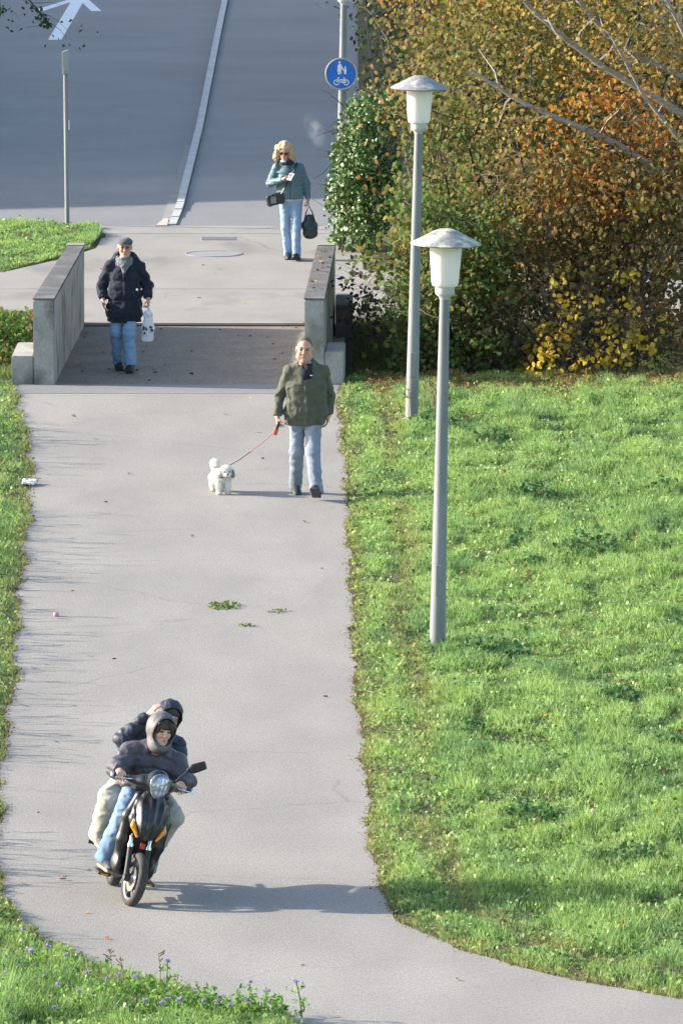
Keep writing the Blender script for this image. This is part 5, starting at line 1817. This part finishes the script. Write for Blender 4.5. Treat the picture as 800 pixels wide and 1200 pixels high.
# crossbody bag
cb = empty('crossbody_bag', at(woman_o, (-.25, -.12, .86)), label='black leather crossbody bag at the hip of the blonde woman', cat='bag')
v = Vol((-.2, -.14, -.16), (.2, .14, .16), .006)
v.rbox((0, 0, 0), (.125, .05, .085), .04, .02, rot(10, 0, -14))
v.disp(folds(.008, .004, 14, 14))
v.build('pouch', MATS['bag_black'], cb)
MB().box((-.06, -.062, -.05), (.02, -.05, .045), .004).build('flap', mat('bag_grey', (.25, .25, .26), (.15, .15, .16), scale=20, rough=.3), cb)
q0 = Vector((-.25, -.12, .86))
tube_obj('strap', [Vector(p) - q0 for p in ((-.17, -.14, .92), (-.10, -.165, 1.05), (-.03, -.165, 1.17), (.03, -.13, 1.29), (.055, -.04, 1.375), (.05, .05, 1.36))], .012, MATS['bag_black'], cb)
# white carrier bag of the man with the cap
wb = empty('carrier_bag', at(capman, CJ['wR'] + A(.0, -.03, -.085)), label='white plastic carrier bag with dark print held by the man in the flat cap', cat='bag')
mat('plastic_white', (.75, .76, .8), (.66, .67, .73), scale=9, rough=.4, bump=.006, bscale=25, trans=.2)
v = Vol((-.16, -.12, -.55), (.16, .12, .06), .006)
v.chain([A(0, 0, 0), A(0, 0, -.1), A(.0, 0, -.28), A(-.01, 0, -.42)], [.014, .034, .052, .05], .03, (1, 0, 0), 1.5)
v.disp(folds(.011, .006, 12, 7))
v.plane_cut((0, 0, -.455), (.2, 0, -1))
v.build('pouch', MATS['plastic_white'], wb)
mat('print_navy', (.02, .025, .08), rough=.5)
for x0, z0, w_, h_, a in ((-.06, -.27, .025, .055, 8), (-.028, -.28, .02, .04, -20), (.03, -.26, .035, .03, 30), (.045, -.30, .03, .035, -15), (-.05, -.335, .02, .03, 10)):
    MB().box((-w_ / 2, -.003, -h_ / 2), (w_ / 2, .003, h_ / 2), 0, Matrix.Translation((x0, -.062, z0)) @ Matrix.Rotation(R(a), 4, 'Y')).build('print', MATS['print_navy'], wb)

# ------------------------------------------------------------------ the small white dog
mat('fur', (.8, .78, .74), rough=.8, attr=True, spec=.2)
dog = empty('dog', (-1.33, 90.44, 0.014), (0, 0, R(13)), 'small fluffy white dog on a leash', 'dog')
v = Vol((-.3, -.35, -.02), (.3, .5, .55), .006)
v.chain([A(0, .22, .19), A(0, .08, .195), A(0, -.03, .205)], [.085, .09, .088], .04)
v.chain([A(0, -.03, .22), A(.01, -.09, .25)], [.07, .06], .03)
DH = A(.02, -.14, .275)
v.ell(DH, (.07, .068, .066), .02)
v.ell(DH + A(0, -.062, -.022), (.034, .036, .028), .015)
v.ell(DH + A(0, -.01, .05), (.058, .05, .03), .02)
for s in (-1, 1):
    v.cone(DH + A(s * .062, .0, .03), DH + A(s * .078, .0, -.035), .022, .026, .012)
    v.chain([A(s * .052, -.06, .17), A(s * .055, -.07, .09), A(s * .055, -.072, .03)], [.042, .032, .028], .02)
    v.ell(A(s * .055, -.085, .018), (.03, .036, .02), .012)
    v.chain([A(s * .055, .24, .17), A(s * .06, .21, .11), A(s * .06, .255, .07), A(s * .06, .245, .025)], [.055, .04, .03, .027], .02)
    v.ell(A(s * .06, .232, .018), (.029, .035, .02), .012)
v.chain([A(0, .28, .24), A(-.02, .31, .29), A(-.035, .27, .335), A(-.03, .215, .345)], [.03, .036, .042, .034], .03)
v.disp(lambda P: .006 * vnoise(P, 34) + .004 * vnoise(P, 75, 2.0))


def dog_col(V):
    C = np.tile(A(.78, .76, .71), (len(V), 1)) * (1 + .07 * vnoise(V, 20))[:, None]
    p = V - DH
    ear = (np.abs(p[:, 0]) > .058) & (p[:, 2] < .03) & (p[:, 2] > -.08) & (np.abs(p[:, 1]) < .06)
    C[ear & (p[:, 0] > 0)] = (.25, .24, .25)
    C[ear & (p[:, 0] < 0)] = (.5, .46, .42)
    mz = np.exp(-((p[:, 0] / .03) ** 2 + ((p[:, 1] + .08) / .03) ** 2 + ((p[:, 2] + .03) / .02) ** 2))[:, None]
    C = C * (1 - .4 * mz) + A(.55, .42, .33) * .4 * mz
    C[V[:, 2] < .03] *= A(.9, .82, .72)
    return C


dog.scale = (.93, .93, .93)
v.build('body', MATS['fur'], dog, dog_col)
mat('black_gloss', (.012, .012, .014), rough=.3)
for s in (-1, 1):
    MB().lathe([(0, -.011), (.008, -.008), (.011, 0), (.008, .008), (0, .011)], 10, tuple(DH + A(s * .03, -.062, .012)), 'y').build('eye', MATS['black_gloss'], dog, True)
MB().lathe([(0, -.013), (.01, -.009), (.014, 0), (.01, .009), (0, .013)], 10, tuple(DH + A(0, -.1, -.012)), 'y').build('nose', MATS['black_gloss'], dog, True)
MB().lathe([(.083, -.014), (.089, -.012), (.089, .012), (.083, .014)], 20, (.008, -.075, .225)).build('collar', mat('collar_dark', (.03, .03, .035), rough=.6), dog, smooth=True)
# wisps of fur standing off the outline
me = dog.children[0].data
co = np.empty(len(me.vertices) * 3, np.float32)
me.vertices.foreach_get('co', co)
no = np.empty(len(me.vertices) * 3, np.float32)
me.vertices.foreach_get('normal', no)
co, no = co.reshape(-1, 3), no.reshape(-1, 3)
k = RNG.choice(len(co), 20000)
k = k[np.linalg.norm(co[k] - (DH + A(0, -.08, -.01)), axis=1) > .05]
d = no[k] + RNG.normal(0, .35, (len(k), 3)) + A(0, 0, -.5)
d /= np.linalg.norm(d, axis=1)[:, None]
t = np.cross(d, RNG.normal(size=d.shape))
t /= np.linalg.norm(t, axis=1)[:, None]
Vf = np.stack([co[k] - t * .0013, co[k] + t * .0013, co[k] + d * RNG.uniform(.008, .022, (len(k), 1))], 1).reshape(-1, 3)
np_mesh('fur', Vf, np.arange(len(Vf)).reshape(-1, 3), MATS['fur'], dog, np.repeat(dog_col(co[k]), 3, 0))['kind'] = 'stuff'
# leash with orange handle
hd_w = at(walker, WJ['wL'] + A(.01, -.03, -.085))
dg_w = Vector((-1.33, 90.44, .014)) + Vector((.05, -.02, .30))
lsh = empty('dog_leash', hd_w, label='retractable leash with orange handle between the man and the white dog', cat='leash')
d_ = dg_w - hd_w
h_ = MB()
h_.box((-.026, -.03, -.12), (.02, .03, -.045), .014, Matrix.Rotation(R(18), 4, 'Y'))
h_.build('housing', mat('leash_orange', (.62, .075, .03), rough=.4), lsh)
MB().box((-.014, -.028, -.05), (.014, .028, .035), .008, Matrix.Rotation(R(18), 4, 'Y')).build('grip', MATS['black_gloss'], lsh)
s0 = Vector((-.045, 0, -.085))
mid = s0.lerp(d_, .5) + Vector((0, 0, -.02))
tube_obj('cord', [s0, s0.lerp(mid, .5) + Vector((0, 0, -.008)), mid], .0045, mat('cord_red', (.3, .1, .07), rough=.7), lsh)
tube_obj('strap', [mid, mid.lerp(d_, .5) + Vector((0, 0, -.008)), d_ + Vector((.012, 0, .012))], .008, mat('strap_black', (.03, .03, .035), rough=.6), lsh)
tube_obj('clip', [d_ + Vector((.014, 0, .014)), d_], .012, MATS['sign_metal'], lsh)


# ------------------------------------------------------------------ small things
# fallen leaves
V, F = leaf_geo(np.zeros((1, 3)), 0.075, np.array([[0, 0, 6.0]]), .7, 0, np.random.default_rng(4))
V = V - V.mean(0)
V[:, 2] = V[:, 2] * .25 + .012
LEAF_ME = []
for nm, c in (('leaf_brown', (.12, .06, .035)), ('leaf_rust', (.25, .1, .04)), ('leaf_gold', (.42, .27, .06))):
    mm = mat(nm, c, tuple(k * .7 for k in c), scale=40, rough=.8)
    o = np_mesh('fallen_leaf', V, F, mm, None, smooth=False)
    LEAF_ME.append(o.data)
    bpy.data.objects.remove(o)


def drop_leaf(x, y, z, label, group, w=(5, 3, 2), s=1.0):
    o = bpy.data.objects.new('fallen_leaf', random.choices(LEAF_ME, w)[0])
    COL.objects.link(o)
    o.location = (x, y, z)
    o.rotation_euler = (random.uniform(-.25, .25), random.uniform(-.25, .25), random.uniform(0, 6.28))
    o.scale = (s * random.uniform(.6, 1.2),) * 3
    tag(o, label, 'leaf', group)


for x, y in ((-2.30, 66.7), (-2.05, 65.2), (-1.86, 64.1), (-2.62, 69.9), (-2.2, 78.5), (-2.75, 83.0), (-1.4, 97.5), (-1.1, 99.1), (-2.9, 95.2), (-2.6, 89.7), (-2.4, 92.1), (-.9, 93.4), (-.4, 88.1), (-.2, 84.6), (.0, 80.2), (-1.9, 71.4), (-.3, 63.0), (.9, 62.4), (-1.0, 95.8), (-3.2, 97.3), (-.15, 76.2), (-1.6, 87.0)):
    drop_leaf(x, y, .015, 'single dry leaf lying on the pale asphalt path', 'leaves on the path')
for i in range(44):
    y = random.uniform(100.7, 106.6)
    x = random.choice([random.uniform(-3.3, -.6), -.35 - abs(random.gauss(0, .25)), -3.35 + abs(random.gauss(0, .25))])
    drop_leaf(x, y, .012, 'dead leaf lying on the bridge deck', 'leaves on the bridge deck', (6, 2, 1))
for i in range(30):
    t = random.random() ** .8
    y = 101 + 5.6 * t
    drop_leaf(-.33 + .14 * t + random.uniform(-.08, .09), y, 1.088, 'brown leaf on top of the right parapet', 'leaves on the right parapet', (3, 5, 1), .9)
for i in range(5):
    drop_leaf(random.uniform(-.0, .12), random.uniform(105.8, 106.8), .424, 'leaf on the low wall block beside the right parapet', 'leaves on the wall block', (2, 4, 3))
for i in range(14):
    drop_leaf(random.uniform(-4.3, .2), random.uniform(107.5, 118.5), .018, 'leaf lying on the pavement beyond the bridge', 'leaves on the pavement', (4, 3, 2))
# leaf litter along the foot of the shrubs and in the meadow
n = 2600
lx = RNG.uniform(.3, 5, n)
ly = 101.2 - np.abs(RNG.normal(0, 1.0, n))
n2 = 500
lx, ly = np.concatenate([lx, RNG.uniform(.2, 4.2, n2)]), np.concatenate([ly, RNG.uniform(62, 100, n2)])
k = ~in_poly(lx, ly, PATH_POLY) & (lx < ly * .0417 + .5)
lx, ly = lx[k], ly[k]
V, F = leaf_geo(np.stack([lx, ly, ground_z(lx, ly) + RNG.uniform(.03, .08, len(lx))], -1), .05, np.tile((0, 0, 1.5), (len(lx), 1)), .7, 0)
tag(np_mesh('leaf_litter', V, F, MATS['leaf'], None, np.repeat(pick([(.3, .15, .06), (.42, .28, .08), (.2, .11, .06)], [3, 2, 3], len(lx)), 6, 0)), 'scattered autumn leaves in the grass below the shrubs', 'leaves', kind='stuff')

# litter
def scrap(name, loc, size, m, label, cat, seed):
    rg = np.random.default_rng(seed)
    v = Vol(-A(.2, .2, .02), A(.2, .2, .2), .008)
    v.rbox((0, 0, .03), (size[0], size[1], .018), .012, .01)
    v.disp(lambda P: .014 * vnoise(P, 18, seed) + .008 * vnoise(P, 40, seed))
    o = v.build(name, m, None)
    o.location = loc
    return tag(o, label, cat)


scrap('paper_scrap', (-3.50, 91.15, .02), (.075, .12, 0), mat('paper', (.7, .7, .72), (.6, .6, .64), scale=20, rough=.8), 'crumpled white paper at the left edge of the path', 'litter', 2)
scrap('pink_wrapper', (-2.86, 81.3, .0), (.022, .03, 0), mat('pink', (.5, .25, .3), rough=.5), 'tiny pink wrapper on the path', 'litter', 3)
wr = empty('snack_packet', (.43, 102.0, -.33), (R(20), R(15), R(-20)), 'blue and white packet lying in the dark ditch', 'litter')
v = Vol(-A(.2, .15, .06), A(.2, .15, .08), .007)
v.rbox((0, 0, 0), (.12, .07, .022), .02, .01)
v.disp(lambda P: .008 * vnoise(P, 22))
v.build('wrapper', mat('packet', (.08, .16, .5), (.6, .62, .65), scale=7, rough=.3), wr)


# weeds growing on the path and dark clumps in the meadow
def weed(name, x, y, z, rx, ry, h, n, size, cols, wts, label, cat, group=None, asp=.7):
    root = empty(name, (x, y, z), label=label, cat=cat, group=group)
    r = np.sqrt(RNG.random(n))
    t = RNG.uniform(0, 2 * np.pi, n)
    px, py = r * np.cos(t) * rx, r * np.sin(t) * ry
    pz = RNG.random(n) * h * (1.15 - r ** 2)
    V, F = leaf_geo(np.stack([px, py, pz], -1), size, np.tile((0, -.2, .7), (n, 1)), asp, -.2)
    np_mesh('foliage', V, F, MATS['leaf'], root, np.repeat(pick(cols, wts, n, .25), 6, 0))
    m = MB()
    for i in range(7):
        a = random.uniform(0, 6.28)
        m.tube([(0, 0, -.01), (math.cos(a) * rx * .5, math.sin(a) * ry * .5, h * .55)], [.006, .003], 4)
    m.build('stem', MATS['stem_green'], root)
    return root


PG = [(.09, .17, .045), (.15, .23, .06), (.25, .27, .1)]
weed('path_weed', -1.19, 81.95, .014, .17, .25, .025, 170, .035, PG, [3, 3, 1], 'largest green weed patch growing in the middle of the path', 'weed')
weed('path_weed', -.64, 81.6, .014, .16, .12, .012, 35, .03, PG, [3, 3, 1], 'thin straggle of weed on the path near the grass', 'weed')
weed('path_weed', -.95, 80.65, .014, .08, .12, .02, 30, .035, PG, [3, 3, 1], 'small weed sprig below the largest patch on the path', 'weed')
DK = [(.055, .13, .05), (.085, .18, .065), (.13, .23, .08)]
WC = 'dark green leafy weed clump in the meadow'
for x, y, rx, h, lb in ((1.93, 86.2, .17, .22, 'compact round dark weed clump beside the widest one'), (2.62, 85.6, .36, .26, 'widest dark green weed clump in the meadow'), (3.3, 85.9, .16, .13, WC),
                        (1.98, 84.7, .16, .12, 'small dark weed just below the compact round clump'), (1.35, 78.7, .28, .14, 'low weed mat spreading from the foot of the mossy lamp'), (1.73, 78.5, .14, .12, 'little dark tuft at the end of the weed mat by the mossy lamp'),
                        (2.95, 73.2, .2, .15, WC), (1.1, 96.0, .3, .22, 'weed clump at the foot of the lamp near the bushes'), (1.7, 94.9, .3, .16, 'weed clump between the bushes and the lamp near them'), (2.1, 90.2, .3, .16, WC), (3.6, 90.1, .22, .16, WC),
                        (3.3, 80.3, .2, .13, WC), (1.6, 69.6, .22, .15, WC), (3.3, 70.9, .2, .16, WC), (2.5, 67.5, .3, .16, 'weed clump where the shadow of the scooter ends'), (1.2, 73.9, .14, .12, WC), (2.6, 76.1, .22, .12, WC)):
    weed('weed_clump', x, y, float(ground_z(np.array([x]), np.array([y]))[0]), rx, rx * 1.3, h, int(700 * rx), .06, DK, [3, 3, 2], lb, 'weed', 'weed clumps in the meadow')
# dry stalks beside the second lamp
for i in range(9):
    x, y = 1.0 + random.uniform(-.18, .22), 96.7 + random.uniform(-.3, .3)
    m = MB()
    h_ = random.uniform(.35, .62)
    e = (random.uniform(-.08, .1), random.uniform(-.05, .05), h_)
    m.tube([(0, 0, 0), (e[0] * .4, e[1], h_ * .6), e], [.005, .004, .002], 4)
    for q in range(7):
        t = random.uniform(.5, 1)
        m.tube([(e[0] * t, e[1] * t, h_ * t), (e[0] * t + random.uniform(-.06, .06), e[1] * t, h_ * t + random.uniform(.01, .07))], [.003, .006], 4)
    o = m.build('dry_stalk', MATS['dry'])
    o.location = (x, y, .03)
    tag(o, 'dry brown weed stalk at the foot of the second lamp', 'weed', 'dry stalks by the lamp')


# purple flowering plants in the near corner
def flower_plant(h, seed):
    rg = random.Random(seed)
    ng = np.random.default_rng(seed)
    root = empty('flowering_plant')
    top = (rg.uniform(-.04, .04), rg.uniform(-.04, .04), h)
    MB().tube([(0, 0, 0), (top[0] * .3, top[1] * .3, h * .5), top], [.006, .005, .004], 5).build('stem', MATS['stem_green'], root)
    P = []
    for i in range(9):
        t = rg.uniform(.1, .85)
        a = rg.uniform(0, 6.28)
        L = rg.uniform(.06, .13)
        for q in range(9):
            s = q / 8
            P.append((top[0] * t + math.cos(a) * L * s, top[1] * t + math.sin(a) * L * s, h * t + .05 * s - .03 * s * s))
    V, F = leaf_geo(np.array(P), .032, None, .45, -.1, ng)
    np_mesh('leaves', V, F, MATS['leaf'], root, np.repeat(pick([(.16, .3, .06), (.23, .38, .09), (.1, .2, .05)], [3, 3, 1], len(P), .2, ng), 6, 0))
    k = 60
    d = ng.normal(size=(k, 3))
    d /= np.linalg.norm(d, axis=1)[:, None]
    V, F = leaf_geo(np.array(top) + d * A(.02, .02, .012) * ng.uniform(.4, 1, (k, 1)), 0.014, d * 2, .8, -.2, ng)
    np_mesh('flower_head', V, F, MATS['petal'], root)
    return root


protos = [flower_plant(h, i) for i, h in enumerate((.20, .27, .16))]
spots = [(-2.30, 62.6), (-2.37, 62.2), (-2.27, 61.9), (-2.55, 61.7), (-1.9, 61.4), (-1.72, 61.7), (-1.6, 61.5), (-1.34, 61.85), (-1.34, 60.6), (-1.8, 61.6), (-1.98, 60.8), (-1.06, 60.95), (-.97, 60.7), (-.70, 61.05), (-.68, 60.8), (-.60, 60.85), (-.30, 60.9),
         (-1.27, 60.95), (-1.18, 60.5), (-2.35, 62.1), (-2.48, 61.1), (-2.1, 62.5), (-2.15, 61.0), (-1.5, 60.9), (-.85, 60.5), (-2.5, 63.2), (-2.2, 60.6), (-1.65, 60.55)]
for i, (x, y) in enumerate(spots):
    o = protos[i] if i < 3 else copy_tree(protos[i % 3])
    o.location = (x, y, .02)
    o.rotation_euler = (0, 0, random.uniform(0, 6.28))
    o.scale = (random.uniform(.85, 1.15),) * 3
    tag(o, 'small plant with a purple flower head in the grass of the bend', 'flower', 'purple flowers in the near corner')
# leafy weeds filling that corner
for x, y, s in ((-1.55, 61.6, .22), (-1.05, 61.2, .2), (-.75, 60.95, .16), (-2.1, 61.8, .25), (-1.35, 61.1, .22), (-.5, 60.75, .12), (-1.8, 61.2, .22)):
    weed('corner_weed', x, y, .02, s, s, .2, 330, .05, [(.15, .28, .06), (.24, .38, .1), (.09, .19, .05)], [3, 3, 1], 'feathery light green weed among the purple flowers', 'weed', 'weeds in the near corner', .4)
for x, y, h_, mm in ((-1.78, 61.95, .33, 'dry'), (-1.4, 61.75, .34, 'stem_green'), (-1.70, 62.0, .27, 'dry')):
    m = MB()
    m.tube([(0, 0, 0), (.015, 0, h_ * .6), (.0, 0, h_)], [.004, .003, .002], 4)
    for q in range(10):
        t = random.uniform(.55, 1)
        m.tube([(.005, 0, h_ * t), (random.uniform(-.05, .05), 0, h_ * t + random.uniform(.0, .04))], [.003, .005], 4)
    o = m.build('seed_stalk', MATS[mm])
    o.location = (x, y, .02)
    tag(o, 'thin upright seed stalk standing above the corner weeds', 'weed', 'seed stalks')
# soil bed with dead leaves at the foot of the ivy
# cigarette smoke behind the woman
sm = bpy.data.materials.new('smoke')
sm.use_nodes = True
nn, ll = sm.node_tree.nodes, sm.node_tree.links
nn.clear()
out = nn.new('ShaderNodeOutputMaterial')
pv = nn.new('ShaderNodeVolumePrincipled')
pv.inputs['Color'].default_value = (.9, .92, .95, 1)
tc = nn.new('ShaderNodeTexCoord')
ns = nn.new('ShaderNodeTexNoise')
ns.inputs['Scale'].default_value = 9
ns.inputs['Detail'].default_value = 4
gr = nn.new('ShaderNodeTexGradient')
gr.gradient_type = 'SPHERICAL'
mp = nn.new('ShaderNodeMapping')
mp.inputs['Scale'].default_value = (6.5, 4, 3.3)
mr = nn.new('ShaderNodeMapRange')
mr.inputs[1].default_value, mr.inputs[2].default_value = (.45), .72
mu = nn.new('ShaderNodeMath')
mu.operation = 'MULTIPLY'
m3 = nn.new('ShaderNodeMath')
m3.operation = 'MULTIPLY'
m3.inputs[1].default_value = 2.0
ll.new(tc.outputs['Object'], mp.inputs['Vector'])
ll.new(mp.outputs[0], gr.inputs['Vector'])
ll.new(tc.outputs['Object'], ns.inputs['Vector'])
ll.new(ns.outputs[0], mr.inputs[0])
ll.new(mr.outputs[0], mu.inputs[0])
ll.new(gr.outputs['Fac'], mu.inputs[1])
ll.new(mu.outputs[0], m3.inputs[0])
ll.new(m3.outputs[0], pv.inputs['Density'])
ll.new(pv.outputs[0], out.inputs['Volume'])
v = Vol(-A(.3, .35, .4), A(.3, .35, .4), .03)
v.ell((0, 0, 0), (.2, .26, .3))
so = v.build('smoke_puff', sm)
so.location = (-.38, 117.4, 1.62)
so.rotation_euler = (0, R(-22), 0)
tag(so, 'faint puff of pale smoke drifting behind the blonde woman', 'smoke')
